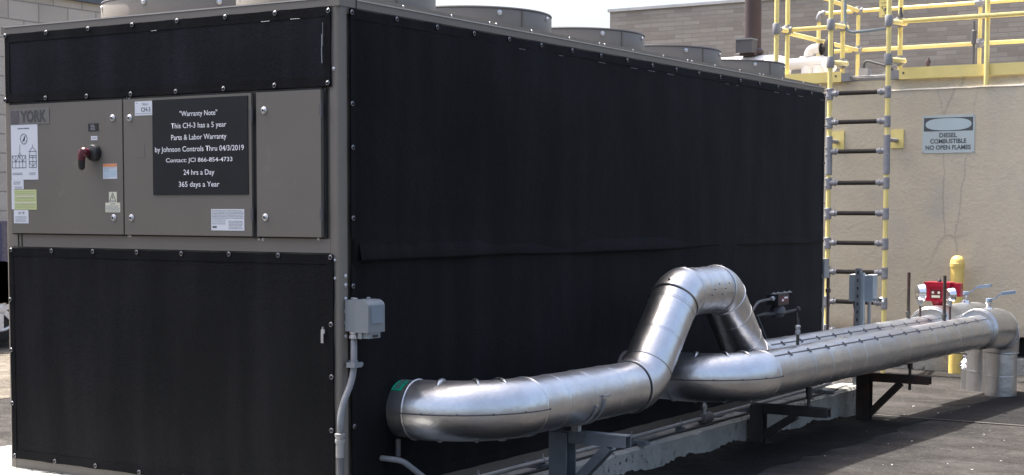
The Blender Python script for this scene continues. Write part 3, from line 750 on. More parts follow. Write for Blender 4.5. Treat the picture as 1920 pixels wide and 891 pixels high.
# --- fans
FANS = [(-0.575, 0.70 + 1.105 * i, ) for i in range(5)] + [(-1.545, 0.74 + 1.105 * i) for i in range(5)]
for fi, (fx, fy) in enumerate(FANS):
    R = 0.485; zt = 2.540
    def cowl(bm):
        lathe_p = [(0.0, R + 0.012), (0.012, R + 0.012), (0.014, R), (zt - ZT - 0.006, R), (zt - ZT, R - 0.004), (zt - ZT, R - 0.018), (0.02, R - 0.02)]
        ax = V((0, 0, 1)); rings = []
        for d, r in lathe_p: rings.append([bm.verts.new((fx + r * math.cos(2 * PI * k / 72), fy + r * math.sin(2 * PI * k / 72), ZT + 0.0005 + d)) for k in range(72)])
        for a, b in zip(rings, rings[1:]):
            for k in range(72): bm.faces.new((a[k], a[(k + 1) % 72], b[(k + 1) % 72], b[k]))
    f = one(cowl, 'fan_cowl', cab, ch, smooth='auto')
    def guard(bm):
        for rr in (0.07, 0.14, 0.21, 0.28, 0.35, 0.42): torus(bm, (fx, fy, zt + 0.012 - rr * 0.012), (0, 0, 1), rr, 0.003, 40, 5)
        torus(bm, (fx, fy, zt + 0.004), (0, 0, 1), R - 0.004, 0.007, 72, 6)
        for k in range(8):
            a = 2 * PI * k / 8 + 0.3
            cyl(bm, (fx + 0.06 * math.cos(a), fy + 0.06 * math.sin(a), zt + 0.012), (fx + (R - 0.004) * math.cos(a), fy + (R - 0.004) * math.sin(a), zt + 0.004), 0.004, 6)
    one(guard, 'fan_guard', dkgrey, f)
    def blades(bm):
        lathe(bm, (fx, fy, ZT + 0.03), (0, 0, 1), [(0, 0.09), (0.06, 0.09), (0.07, 0.05)], 24)
        for k in range(5):
            a = 2 * PI * k / 5
            c, s = math.cos(a), math.sin(a); c2, s2 = math.cos(a + 0.55), math.sin(a + 0.55)
            q = [(0.08 * c, 0.08 * s, 0.04), (0.44 * c, 0.44 * s, 0.03), (0.44 * c2, 0.44 * s2, 0.075), (0.08 * c2, 0.08 * s2, 0.075)]
            lo = [bm.verts.new((fx + x, fy + y, ZT + z)) for x, y, z in q]; hi = [bm.verts.new((fx + x, fy + y, ZT + z + 0.004)) for x, y, z in q]
            for i in range(4): bm.faces.new((lo[i], lo[(i + 1) % 4], hi[(i + 1) % 4], hi[i]))
            bm.faces.new(lo); bm.faces.new(hi)
    one(blades, 'fan_blades', blackm, f)
    for a_ in (-0.28, 2.9): one(lambda bm: obox(bm, 0, (fx + (R + 0.001) * math.cos(a_), fy + (R + 0.001) * math.sin(a_), ZT + 0.004), (fx + (R + 0.001) * math.cos(a_), fy + (R + 0.001) * math.sin(a_), zt - 0.003), 0.012, 0.004, up=(math.cos(a_), math.sin(a_), 0)), 'cowl_seam', cab_lt, f)
    for k in range(8):
        a = math.radians(-33 + 45 * k)
        place(scr, 'cowl_bolt', (fx + (R + 0.001) * math.cos(a), fy + (R + 0.001) * math.sin(a), zt - 0.022), (math.cos(a), math.sin(a), 0), f).scale = (1.15, 1.15, 1.15)
# pipe sleeves in the side screen + small screws along the corner post
for z in (1.20, 1.16, 1.10, 1.045, 0.995, 0.935): place(scr, 'post_screw', (0.0005, 0.036, z), (1, 0, 0), ch).scale = (0.8,) * 3
for z in (1.27, 1.19, 2.10): place(scr, 'post_screw', (-0.03, -0.0005, z), (0, -1, 0), ch).scale = (0.8,) * 3

# ------------------------------------------------------------------ insulated pipes
def arc_pts(c, v0, v1, n=14):
    c = V(c); v0 = V(v0); v1 = V(v1); ang = v0.angle(v1); ax = v0.cross(v1).normalized()
    return [c + Matrix.Rotation(ang * k / n, 3, ax) @ v0 for k in range(n + 1)]
def jacket(name, a, b, R, parent, mat=alu, pitch=0.33, ph=0.1, step=0.0030, seg=48, lap=None, extra=None):
    """straight jacket made of lapped sections: each section ends in a small bead"""
    a = V(a); b = V(b); L = (b - a).length; d = (b - a) / L
    bm = bm_new(); nn = max(2, int(L / 0.12)); jr = random.Random(int(L * 1000))
    tube(bm, [a + d * L * k / nn for k in range(nn + 1)], [R + jr.uniform(-0.0007, 0.0007) for k in range(nn + 1)], seg)
    o = mesh_obj(name, bm, mat, parent, smooth='auto')
    x = ph
    while x < L - 0.03:
        cc = a + d * x
        one(lambda bm: torus(bm, cc, d, R + 0.0004, 0.0017, 56, 6), 'seam_ring', seamw, o, smooth=True)
        one(lambda bm: lathe(bm, cc - d * 0.014, d, [(0, R - 0.002), (0.001, R + 0.0012), (0.0125, R + 0.0022), (0.013, R - 0.002)], 56), 'seam_band', mat, o, smooth='auto')
        x += pitch
    if lap is not None:   # longitudinal lap seam with small clips where the bands cross it
        al = lap
        side = d.cross(V((0, 0, 1))).normalized(); upv = side.cross(d).normalized()
        n = (side * math.cos(al) + upv * math.sin(al))
        def seam(bm):
            tt = n.cross(d).normalized()
            obox(bm, 0, a + n * (R + 0.0010) + d * 0.03, a + n * (R + 0.0010) + d * (L - 0.02), 0.007, 0.005, up=n)
        one(seam, 'lap_seam', dkgrey, o)
        xs = []; x = ph
        while x < L - 0.05: xs.append(x); x += pitch
        for x in xs:
            c = a + d * (x - 0.004) + n * (R + 0.004)
            one(lambda bm: obox(bm, 0, c - n.cross(d) * 0.020, c + n.cross(d) * 0.014, 0.012, 0.007, up=n), 'seam_clip', dkgrey, o)
    return o
def elbow(name, pts, R, parent, mat=alu, seg=48, seam_n=None, ribs=0, collar=True):
    """smooth two-piece elbow cover; seam_n: side on which the flanged seam of the two halves shows"""
    pts = [V(p) for p in pts]
    bm = bm_new()
    tube(bm, pts, [R + 0.005] * len(pts), seg)
    o = mesh_obj(name, bm, mat, parent, smooth='auto')
    T, N = frames(pts)
    if collar:
        for i_ in (0, -1):
            one(lambda bm: torus(bm, pts[i_], T[i_], R + 0.004, 0.005, 48, 8), 'collar_bead', mat, o, smooth=True)
            sg_ = -1 if i_ == 0 else 1
            one(lambda bm: torus(bm, pts[i_] + T[i_] * 0.0045 * sg_, T[i_], R + 0.0015, 0.0022, 48, 6), 'collar_gap', seamw, o, smooth=True)
    if seam_n is not None:
        def sm(bm):
            ctr = seam_n; P0 = []; P1 = []
            for p in pts:
                out = (p - V(ctr)); out.z = 0; out.normalize()
                P0.append(p + out * (R + 0.0042)); P1.append(p + out * (R + 0.0125))
            tube(bm, [(a + b) / 2 - V((0, 0, 0.002)) for a, b in zip(P0, P1)], 0.0034, 6)
            for k in range(2, len(pts), 3):
                out = (pts[k] - V(ctr)); out.z = 0; out.normalize()
                c = pts[k] + out * (R + 0.010)
                bmesh.ops.create_icosphere(bm, subdivisions=1, radius=0.0058, matrix=Matrix.Translation(c))
        one(sm, 'flange_seam', dkgrey, o)
    if ribs:
        for k in range(ribs):
            def rb(bm):
                i = int((k + 1) * (len(pts) - 1) / (ribs + 1)); p = pts[i]
                inn = (V(seam_n) - p); inn.z = 0; inn.normalize()
                q = [p + (V((0, 0, 1)) * math.cos(a) + inn * math.sin(a)) * (R + 0.004) for a in [-0.50 + 1.5 * j / 14 for j in range(15)]]
                tube(bm, q, [0.001, 0.006, 0.010] + [0.012] * 9 + [0.010, 0.006, 0.001], 8)
            one(rb, 'gore_rib', mat, o, smooth=True)
            def rb2(bm):
                i = int((k + 1) * (len(pts) - 1) / (ribs + 1)); p = pts[i]
                inn = (V(seam_n) - p); inn.z = 0; inn.normalize()
                q = [p + (V((0, 0, -1)) * math.cos(a) + inn * math.sin(a)) * (R + 0.003) for a in [-0.6 + 1.2 * j / 12 for j in range(13)]]
                tube(bm, q, [0.001, 0.005] + [0.009] * 9 + [0.005, 0.001], 8)
            one(rb2, 'gore_rib', mat, o, smooth=True)
    return o
RP = 0.1335
# pipe A: leaves the screen low, turns along the unit, steps up over pipe B, and runs on to the ground
pA = thing('insulated_pipe', 'silver jacketed pipe that leaves nearest and humps up over the other pipe', 'pipe', (0.46, 2.0, 0.57), 'jacketed chilled water pipes')
XA = 0.455
jacket('stub_jacket', (-0.005, 0.436, 0.575), (0.100, 0.436, 0.575), RP, pA, ph=9)
ca = (0.100, 0.436 + 0.355, 0.575)
elbow('elbow_jacket', arc_pts(ca, (0, -0.355, 0), (0.355, 0, 0)), RP, pA, seam_n=ca, ribs=3)

y1 = 0.791
jacket('pipe_jacket', (XA, y1, 0.575), (XA - 0.005, 1.83, 0.566), RP, pA, pitch=0.265, ph=0.22, step=0.0022)
XR = 0.45
c1 = V((XR, 1.965, 0.566)); c2 = V((XR, 2.410, 1.035)); c3 = V((XR - 0.01, 2.975, 1.035)); c4 = V((XR - 0.02, 3.455, 0.555))
def bend(p, a, b, r, n=10):
    q = fillet([a, p, b], r, n); return q[1:-1]
b1 = bend(c1, V((XA, 1.0, 0.573)), c2, 0.26); b2 = bend(c2, c1, c3, 0.145, 4); b3 = bend(c3, c2, c4, 0.165, 6); b4 = bend(c4, c3, V((0.43, 6, 0.53)), 0.26)
elbow('elbow_jacket', b1, RP, pA); elbow('elbow_jacket', b2, RP, pA); elbow('elbow_jacket', b3, RP, pA); elbow('elbow_jacket', b4, RP, pA)
jacket('riser_jacket', b1[-1], b2[0], RP, pA, pitch=0.22, ph=0.20, step=0.0025)
jacket('bridge_jacket', b2[-1], b3[0], RP, pA, pitch=0.17, ph=0.13, step=0.0025)
jacket('dropper_jacket', b3[-1], b4[0], RP, pA, pitch=0.22, ph=0.16, step=0.0025)
EA = V((0.425, 7.10, 0.515))
jacket('pipe_jacket', b4[-1], EA, RP, pA, alu_d, pitch=0.302, ph=0.22, lap=0.95, seg=56)
# pipe B
pB = thing('insulated_pipe', 'silver jacketed pipe passing under the hump and running outermost beside the other', 'pipe', (0.7, 4, 0.55), 'jacketed chilled water pipes')
jacket('stub_jacket', (-0.005, 2.62, 0.545), (0.335, 2.62, 0.545), RP, pB, ph=9)
cb = (0.335, 2.62 + 0.362, 0.545)
elbow('elbow_jacket', arc_pts(cb, (0, -0.362, 0), (0.362, 0, 0)), RP, pB, seam_n=cb, ribs=3)
EB = V((0.697, 7.50, 0.500))
jacket('pipe_jacket', (0.697, 2.982, 0.545), EB, RP, pB, alu_d, pitch=0.302, ph=0.26, lap=0.95, seg=56)
# big valve covers at the far end, elbow down, vertical legs into the ground
def endcover(par, E, Rc, y2, zc, leg_x, leg_y, leg_r):
    a = E + V((0, -0.02, 0.02)); b = V((E.x + 0.01, y2, zc))
    def cv(bm):
        d = (b - a).normalized(); L = (b - a).length
        tube(bm, [a + d * s for s in (0, 0.001, 0.012, 0.05, L * 0.5, L - 0.004, L)], [RP + 0.006, Rc - 0.018, Rc - 0.006, Rc, Rc, Rc, Rc], 56)
    one(cv, 'valve_cover', alu_d, par, smooth='auto')
    one(lambda bm: torus(bm, a + V((0, 0.012, 0)), (0, 1, 0), Rc - 0.006, 0.006, 56, 8), 'cover_bead', alu_d, par, smooth=True)
    q = fillet([b, V((leg_x, leg_y, zc - 0.01)), V((leg_x, leg_y, 0.27))], 0.19, 12)
    q = [p for p in q]
    n = len(q)
    bm = bm_new(); tube(bm, q, [Rc - (Rc - leg_r - 0.008) * (i / (n - 1)) for i in range(n)], 56); mesh_obj('elbow_jacket', bm, alu_d, par, smooth='auto')
    for kk in (3, 6, 9):
        tq = (q[kk + 1] - q[kk - 1]).normalized(); rr_ = Rc - (Rc - leg_r - 0.008) * (kk / (n - 1))
        one(lambda bm: torus(bm, q[kk], tq, rr_ + 0.001, 0.0035, 56, 8), 'gore_seam', seamw, par, smooth=True)
    one(lambda bm: torus(bm, (leg_x, leg_y, 0.275), (0, 0, 1), leg_r + 0.006, 0.007, 56, 8), 'collar_bead', alu_d, par, smooth=True)
    jacket('leg_jacket', (leg_x, leg_y, 0.272), (leg_x, leg_y, gz(leg_y) - 0.02), leg_r, par, alu, pitch=0.245, ph=0.205, step=0.0035, seg=56)
endcover(pB, EB, 0.170, 7.98, 0.500, 0.706, 8.21, 0.132)
endcover(pA, EA, 0.185, 8.10, 0.520, 0.445, 8.52, 0.120)

# green sticker on the nearest pipe stub
bm = bm_new(); vs = []
for i in range(9):
    a = math.radians(12 + 34 * i / 8)
    for x in (0.020, 0.078): vs.append(bm.verts.new((x, 0.436 - math.sin(a) * (RP + 0.0025), 0.575 + math.cos(a) * (RP + 0.0025))))
for i in range(8): bm.faces.new((vs[2 * i], vs[2 * i + 1], vs[2 * i + 3], vs[2 * i + 2]))
mesh_obj('green_sticker', bm, green, pA)
def gtxt(bm):
    for k in range(7):
        a = math.radians(16 + 4.2 * k); x0 = 0.03 + 0.002 * (k % 3)
        p = V((x0, 0.436 - math.sin(a) * (RP + 0.0034), 0.575 + math.cos(a) * (RP + 0.0034)))
        obox(bm, 0, p, p + V((0.034 - 0.004 * (k % 2), 0, 0)), 0.0045, 0.001, up=(0, -math.sin(a), math.cos(a)))
one(gtxt, 'sticker_print', ink, pA)
# screws, wires, plugs on the jackets
def bits(bm):
    for p, n in (((XR, 2.50, 1.035 + RP + 0.006), (0, 0, 1)), ((XR, 2.30, 1.00 + 0.115), (0, -0.7, 0.7)), ((XR - 0.01, 3.0, 1.17), (0, 0.2, 1))):
        screw(bm, p, n, 0.006)
    for k in range(7): screw(bm, (XR + RP + 0.002, 2.56 + 0.045 * k, 1.02 + 0.03 * ((k * 7) % 3)), (1, 0, 0), 0.003)
one(bits, 'jacket_rivets', dkgrey, pA)
# low cut-off pipe cover with crumpled foil and a lever
px_, py_ = 0.335, 8.62
st = thing('capped_pipe_stub', 'short silver pipe stub with crumpled foil on top beside the tall vertical legs', 'pipe stub', (px_, py_, gz(py_)))
jacket('stub_jacket', (px_, py_, gz(py_) - 0.02), (px_, py_, 0.075), 0.092, st, alu_d, ph=9)
def fo(bm):
    rnd = random.Random(4); seg = 22; rings = []
    for i in range(9):
        z = 0.068 + i * 0.024; r0 = (0.07, 0.082, 0.085, 0.075, 0.055, 0.06, 0.05, 0.045, 0.03)[i]
        rings.append([bm.verts.new((px_ - 0.01 + (r0 * rnd.uniform(0.7, 1.2)) * math.cos(2 * PI * k / seg), py_ + (r0 * rnd.uniform(0.7, 1.2)) * math.sin(2 * PI * k / seg), z + rnd.uniform(-0.008, 0.008))) for k in range(seg)])
    for a, b in zip(rings, rings[1:]):
        for k in range(seg): bm.faces.new((a[k], a[(k + 1) % seg], b[(k + 1) % seg], b[k]))
    bm.faces.new(rings[0]); bm.faces.new(rings[-1])
one(fo, 'foil_wrap', foil, st)
one(lambda bm: (cyl(bm, (px_ - 0.05, py_ - 0.07, 0.215), (px_ - 0.22, py_ - 0.12, 0.222), 0.007, 8), cyl(bm, (px_, py_, 0.2), (px_ - 0.05, py_ - 0.07, 0.215), 0.012, 8)), 'lever', dark_strut, st)
st2 = thing('vertical_pipe', 'silver jacketed upright just left of the two tallest legs going into the ground', 'pipe', (0.56, 8.5, gz(8.5)))
jacket('pipe_jacket', (0.585, 8.42, gz(8.4) - 0.02), (0.585, 8.42, 0.42), 0.10, st2, alu_d, ph=0.33, pitch=0.5, step=0.003)

# ------------------------------------------------------------------ valves and instruments on the far covers
def lever_valve(x, y, z, rot, label):
    r = thing('lever_valve', label, 'valve', (x, y, z), 'blue lever valves on the pipe covers')
    def bd(bm):
        lathe(bm, (x, y, z - 0.02), (0, 0, 1), [(0, 0.042), (0.03, 0.036), (0.034, 0.022), (0.06, 0.022), (0.062, 0.03), (0.078, 0.03), (0.082, 0.012), (0.098, 0.012)], 14)
    one(bd, 'valve_body', chrome, r, smooth='auto')
    c, s = math.cos(rot), math.sin(rot)
    q = [(x - c * 0.01, y - s * 0.01, z + 0.068), (x + c * 0.05, y + s * 0.05, z + 0.085), (x + c * 0.09, y + s * 0.09, z + 0.125), (x + c * 0.20, y + s * 0.20, z + 0.142)]
    def lv(bm):
        for a, b in zip(q, q[1:]): obox(bm, 0, a, b, 0.030, 0.011)
        obox(bm, 0, (x + c * 0.10, y + s * 0.10, z + 0.127), (x + c * 0.21, y + s * 0.21, z + 0.143), 0.040, 0.027)
        lathe(bm, (x, y, z + 0.06), (0, 0, 1), [(0, 0.026), (0.024, 0.026), (0.026, 0.02)], 14)
    one(lv, 'lever', bluem, r, bev=0.003)
    return r
lever_valve(0.44, 8.02, 0.715, 0.10, 'blue-grey lever valve on the far pipe cover beside the yellow bollard')
lever_valve(0.70, 7.80, 0.675, 0.20, 'blue-grey lever valve on the nearest pipe cover with its handle to the right')
# red actuator
ra = thing('valve_actuator', 'red valve actuator housing with cream label on top of the far pipe cover', 'actuator', (0.44, 7.36, 0.70))
AX, AY, AZ = 0.42, 7.36, 0.70
def a_body(bm):
    box(bm, AX - 0.125, AX + 0.10, AY - 0.06, AY + 0.08, AZ + 0.050, AZ + 0.168)
one(a_body, 'housing', redm, ra, bev=0.040)
one(lambda bm: box(bm, AX - 0.118, AX + 0.095, AY - 0.07, AY + 0.09, AZ + 0.170, AZ + 0.207), 'housing_lid', redm, ra, bev=0.016)
one(lambda bm: lathe(bm, (AX - 0.02, AY, AZ - 0.01), (0, 0, 1), [(0, 0.045), (0.015, 0.045), (0.017, 0.036), (0.05, 0.05), (0.068, 0.06)], 18), 'mounting_foot', redm, ra, smooth='auto')
one(lambda bm: lathe(bm, (AX - 0.01, AY, AZ + 0.205), (0, 0, 1), [(0, 0.020), (0.012, 0.018), (0.022, 0.012), (0.034, 0.004)], 14), 'position_knob', blackm, ra, smooth='auto')
def facep(bm):
    box(bm, AX - 0.065, AX + 0.025, AY - 0.064, AY - 0.060, AZ + 0.072, AZ + 0.145)
one(lambda bm: box(bm, AX + 0.098, AX + 0.165, AY + 0.0, AY + 0.07, AZ + 0.09, AZ + 0.200), 'side_module', redm, ra, bev=0.008)
fpn = one(facep, 'face_plate', red_pl, ra)
for dx in (-0.043, 0.006): one(lambda bm: lathe(bm, (AX + dx, AY - 0.064, AZ + 0.122), (0, -1, 0), [(0, 0.011), (0.003, 0.011)], 14), 'round_window', cream, fpn)
one(lambda bm: box(bm, AX - 0.054, AX + 0.016, AY - 0.0665, AY - 0.0642, AZ + 0.080, AZ + 0.100), 'cream_strip', cream, fpn)
# dial thermometers seen from behind
def gauge(x, y, z0, z, r, label, yaw_=0.0):
    g = thing('dial_thermometer', label, 'thermometer', (x, y, z0), 'dial thermometers standing on the pipes')
    ax = V((math.cos(yaw_), math.sin(yaw_), 0.0))
    def bd(bm):
        lathe(bm, V((x, y, z)) - ax * 0.03, ax, [(0, r * 0.80), (0.004, r * 0.9), (0.02, r), (0.040, r), (0.046, r * 1.06), (0.056, r * 1.06), (0.058, r * 0.9)], 28)
    one(bd, 'dial_case', chrome, g, smooth='auto')
    one(lambda bm: (box(bm, x - 0.020, x + 0.012, y - 0.02, y + 0.02, z - r - 0.022, z - r + 0.012), lathe(bm, (x, y, z - r - 0.04), (0, 0, 1), [(0, 0.012), (0.02, 0.014)], 10)), 'swivel_neck', steel, g, bev=0.003)
    one(lambda bm: cyl(bm, (x, y, z0), (x, y, z - r - 0.03), 0.009, 10), 'stem', brownp, g)
gauge(0.43, 6.80, 0.635, 0.845, 0.066, 'silver dial thermometer on the back pipe left of the red actuator', 0.60)
gauge(0.67, 6.79, 0.62, 0.835, 0.052, 'silver dial thermometer on the front pipe right of the red actuator', 0.75)
def rod(x, y, z0, z1, label, top='flat'):
    r = thing('pipe_probe', label, 'probe', (x, y, z0), 'dark upright probes in the pipes')
    one(lambda bm: cyl(bm, (x, y, z0 + 0.07), (x, y, z1), 0.0125, 10), 'rod', rust_strut, r)
    one(lambda bm: lathe(bm, (x, y, z0), (0, 0, 1), [(0, 0.020), (0.012, 0.018), (0.014, 0.014), (0.035, 0.016), (0.037, 0.020), (0.060, 0.020), (0.062, 0.014), (0.085, 0.015)], 8), 'hex_fitting', dark_strut, r)
    one(lambda bm: lathe(bm, (x, y, z0 - 0.01), (0, 0, 1), [(0, 0.034), (0.014, 0.028), (0.016, 0.02)], 16), 'escutcheon', alu, r)
rod(0.43, 6.50, 0.650, 1.015, 'tallest dark upright probe on the back pipe, left of both dials')
rod(0.69, 6.57, 0.635, 0.995, 'tall dark upright probe on the front pipe in front of the red actuator')
# small thermowell in front of the side screen
r = thing('pipe_probe', 'short dark probe with brass fitting on the front pipe before the black screen', 'probe', (0.68, 3.62, 0.66), 'dark upright probes in the pipes')
one(lambda bm: cyl(bm, (0.68, 3.60, 0.665), (0.68, 3.60, 0.74), 0.010, 10), 'rod', dark_strut, r)
one(lambda bm: lathe(bm, (0.68, 3.60, 0.735), (0, 0, 1), [(0, 0.012), (0.01, 0.017), (0.025, 0.017), (0.03, 0.012), (0.05, 0.019), (0.06, 0.012)], 8), 'hex_fitting', steel, r)
one(lambda bm: cyl(bm, (0.683, 3.60, 0.79), (0.675, 3.60, 0.84), 0.009, 10), 'valve_stem', dark_strut, r)
# flow transmitter hung in front of the screen on the back pipe
ft = thing('flow_transmitter', 'small black transmitter with red label held on a pipe bracket before the screen', 'transmitter', (0.2, 4.45, 0.86))
one(lambda bm: box(bm, 0.15, 0.235, 4.36, 4.545, 0.858, 0.930), 'transmitter_case', blackm, ft, bev=0.008)
one(lambda bm: box(bm, 0.2352, 0.2365, 4.39, 4.535, 0.876, 0.918), 'red_label', red_pl, ft)

one(lambda bm: (box(bm, 0.2367, 0.2375, 4.46, 4.52, 0.900, 0.912), box(bm, 0.2367, 0.2375, 4.42, 4.45, 0.884, 0.898)), 'label_print', wlet, ft)
one(lambda bm: (obox(bm, 0, (0.20, 4.34, 0.936), (0.20, 4.66, 0.936), 0.02, 0.006), [screw(bm, (0.20, y, 0.938), (0, 0, 1), 0.006) for y in (4.36, 4.44, 4.55, 4.64)]), 'top_bracket', steel, ft)
one(lambda bm: lathe(bm, (0.19, 4.46, 0.775), (0, 0, 1), [(0, 0.035), (0.03, 0.055), (0.06, 0.05), (0.083, 0.03)], 14), 'sensor_body', dkgrey, ft, smooth='auto')
one(lambda bm: (tube(bm, [(0.19, 4.10, 0.802), (0.19, 4.25, 0.806), (0.19, 4.42, 0.798)], [0.006, 0.014, 0.010], 8), cyl(bm, (0.19, 4.50, 0.795), (0.19, 4.82, 0.806), 0.010, 8), cyl(bm, (0.19, 4.80, 0.806), (0.19, 4.80, 0.60), 0.009, 8),
                   cyl(bm, (0.19, 4.12, 0.802), (0.30, 4.12, 0.55), 0.006, 8), bmesh.ops.create_icosphere(bm, subdivisions=2, radius=0.018, matrix=Matrix.Translation((0.2, 4.80, 0.812)))), 'impulse_tubing', dark_strut, ft, smooth='auto')
one(lambda bm: tube(bm, fillet([(0.20, 4.35, 0.905), (0.20, 4.10, 0.895), (0.22, 3.85, 0.78), (0.24, 3.74, 0.66)], [0.25, 0.25], 8), 0.0095, 10), 'flexible_conduit', conduit_d, ft, smooth=True)
one(lambda bm: lathe(bm, (0.20, 4.325, 0.904), (0, 1, 0), [(0, 0.012), (0.012, 0.018), (0.03, 0.018), (0.032, 0.012)], 8), 'conduit_nut', steel, ft)

# ------------------------------------------------------------------ pipe supports (steel channel brackets)
def channel(bm, a, b, w, h, th=0.006, openv=(0, 0, 1)):
    """U channel from a to b, open towards openv's opposite"""
    a = V(a); b = V(b); d = (b - a).normalized(); u = V(openv); s = d.cross(u).normalized()
    obox(bm, 0, a + u * (h / 2 - th / 2), b + u * (h / 2 - th / 2), w, th, up=u)
    for k in (-1, 1): obox(bm, 0, a + s * k * (w / 2 - th / 2) - u * th / 2, b + s * k * (w / 2 - th / 2) - u * th / 2, th, h - th, up=u)
def support(y, xp, xe, za, wm, label, zb, w=0.085, rodx=None, dz=0.0):
    s = thing('pipe_support', label, 'support', (xp, y, zb), 'steel brackets carrying the pipes')
    one(lambda bm: (box(bm, xp - w / 2, xp + w / 2, y - w / 2, y - w / 2 + 0.007, zb, za), box(bm, xp - w / 2, xp + w / 2, y + w / 2 - 0.007, y + w / 2, zb, za),
                       box(bm, xp - 0.004, xp + 0.004, y - w / 2 + 0.0072, y + w / 2 - 0.0072, zb, za)), 'post', wm, s)
    one(lambda bm: (box(bm, xp - w / 2 + 0.002, xe, y - 0.032, y + 0.032, za + 0.0005, za + 0.008), box(bm, xp + w / 2 + 0.001, xe, y - 0.032, y - 0.025, za - 0.052, za), box(bm, xp + w / 2 + 0.001, xe, y + 0.025, y + 0.032, za - 0.052, za)), 'arm', wm, s)
    one(lambda bm: obox(bm, 0, (xp + w / 2 - 0.01, y, max(zb + 0.06, za - (xe - xp) * 0.78)), (xe - 0.10 - (0.12 if xe - xp > 0.45 else 0), y, za - 0.056), 0.045, 0.062, up=(0, 1, 0)), 'brace', wm, s)
    one(lambda bm: (box(bm, xp - w / 2 - 0.035, xp + w / 2 + 0.035, y - w / 2 - 0.02, y + w / 2 + 0.02, zb, zb + 0.010), [screw(bm, (xp + sx * (w / 2 + 0.02), y - 0.03, zb + 0.01), (0, 0, 1), 0.011) for sx in (-1, 1)]), 'foot_plate', wm, s)
    if rodx:
        one(lambda bm: (cyl(bm, (rodx, y, za - (0.10 if dz else 0.0) ), (rodx, y, za + 0.13), 0.011, 8), lathe(bm, (rodx, y, za + 0.055), (0, 0, 1), [(0, 0.011), (0.003, 0.018), (0.05, 0.022), (0.075, 0.022)], 8)), 'threaded_rod', rust_strut if dz else dark_strut, s)
    return s
s1 = support(1.30, 0.365, 0.735, 0.392, strut_m, 'nearest blue-grey channel bracket under the silver pipe, its foot out of the picture', 0.0, 0.10)
def cradle(bm):
    # curved saddle straps that hug the pipe's underside
    for yy, a0, a1 in ((1.245, -0.2, 1.35), (1.315, -0.2, 1.55)):
        q = []
        for k in range(13):
            a = a0 + (a1 - a0) * k / 12
            q.append(V((0.456 + math.sin(a) * (RP + 0.006), yy, 0.571 - math.cos(a) * (RP + 0.006))))
        for p, r_ in zip(q, q[1:]): obox(bm, 0, p, r_, 0.012, 0.006, up=(0, 1, 0)) if False else obox(bm, 0, p, r_, 0.014, 0.007)
    box(bm, 0.435, 0.475, 1.265, 1.295, 0.401, 0.437)
    box(bm, 0.592, 0.600, 1.30, 1.37, 0.575, 0.586)
one(cradle, 'pipe_saddle', steel, s1)
support(3.90, 0.300, 0.775, 0.247, dark_strut, 'dark channel bracket below the second elbow, standing in shade', -0.01, 0.085, 0.640)
support(5.68, 0.375, 0.865, 0.293, rust_strut, 'rusty black bracket near the far end of the chiller', -0.065, 0.095, 0.715, dz=1)


# ------------------------------------------------------------------ conduit along the pad with its clamps
cd = thing('pad_conduit', 'long thin galvanised conduit running on the concrete pad beneath the pipes', 'conduit', (0.16, 3, 0.2))
pts = fillet([(0.165, 0.25, 0.205), (0.158, 2.6, 0.205), (0.160, 5.45, 0.215), (0.10, 5.95, 0.24), (0.11, 6.20, 0.36)], [2.0, 1.0, 0.15], 6)
one(lambda bm: tube(bm, pts, 0.0125, 12), 'conduit_tube', galv_con, cd, smooth='auto')
def cl(bm, y):
    box(bm, 0.110, 0.215, y - 0.02, y + 0.02, ZB, 0.1915)
for y in (0.85, 1.45, 2.42, 3.05, 4.1, 5.35):
    one(lambda bm: (box(bm, 0.05, 0.262, y - 0.021, y + 0.021, 0.1655, 0.191) if y != 3.05 else box(bm, 0.13, 0.19, y - 0.01, y + 0.01, 0.1655, 0.191)), 'strut_block', strut_m, cd)
    one(lambda bm: (torus(bm, (0.160, y, 0.206), (0, 1, 0), 0.0150, 0.003, 16, 6), box(bm, 0.157, 0.163, y - 0.006, y + 0.006, 0.221, 0.240)), 'pipe_clamp', steel, cd)
one(lambda bm: (lathe(bm, (0.160, 3.33, 0.207), (0, 1, 0), [(0, 0.018), (0.01, 0.034), (0.13, 0.034), (0.14, 0.018)], 12), tube(bm, fillet([(0.165, 3.44, 0.207), (0.20, 3.55, 0.205), (0.165, 3.68, 0.207)], 0.08, 5), 0.010, 8)), 'inline_fitting', conduit_d, cd, smooth='auto')
one(lambda bm: lathe(bm, (0.170, 3.36, 0.235), (0, 0, 1), [(0, 0.016), (0.03, 0.014), (0.032, 0.02), (0.05, 0.02), (0.07, 0.01)], 10), 'drain_cap', steel, cd)
cw = thing('pad_cable', 'dark cable lying along the concrete pad beside the conduit', 'cable', (0.2, 3, 0.17))
one(lambda bm: tube(bm, [(0.198 + 0.006 * math.sin(k * 1.3), 0.3 + 0.19 * k, 0.1725) for k in range(29)], 0.006, 8), 'cable_run', blackm, cw, smooth=True)
# loose angle pieces on the pad near the first bracket
# white conduit catching the sun past the end
sw_ = thing('white_conduit', 'sunlit white conduit bending up at the far corner of the pad', 'conduit', (0.02, 6, 0.2))
one(lambda bm: tube(bm, fillet([(-0.02, 5.80, 0.222), (0.0, 6.16, 0.215), (0.03, 6.30, 0.36)], [0.09], 8), 0.02, 12), 'conduit_tube', whitep, sw_, smooth=True)
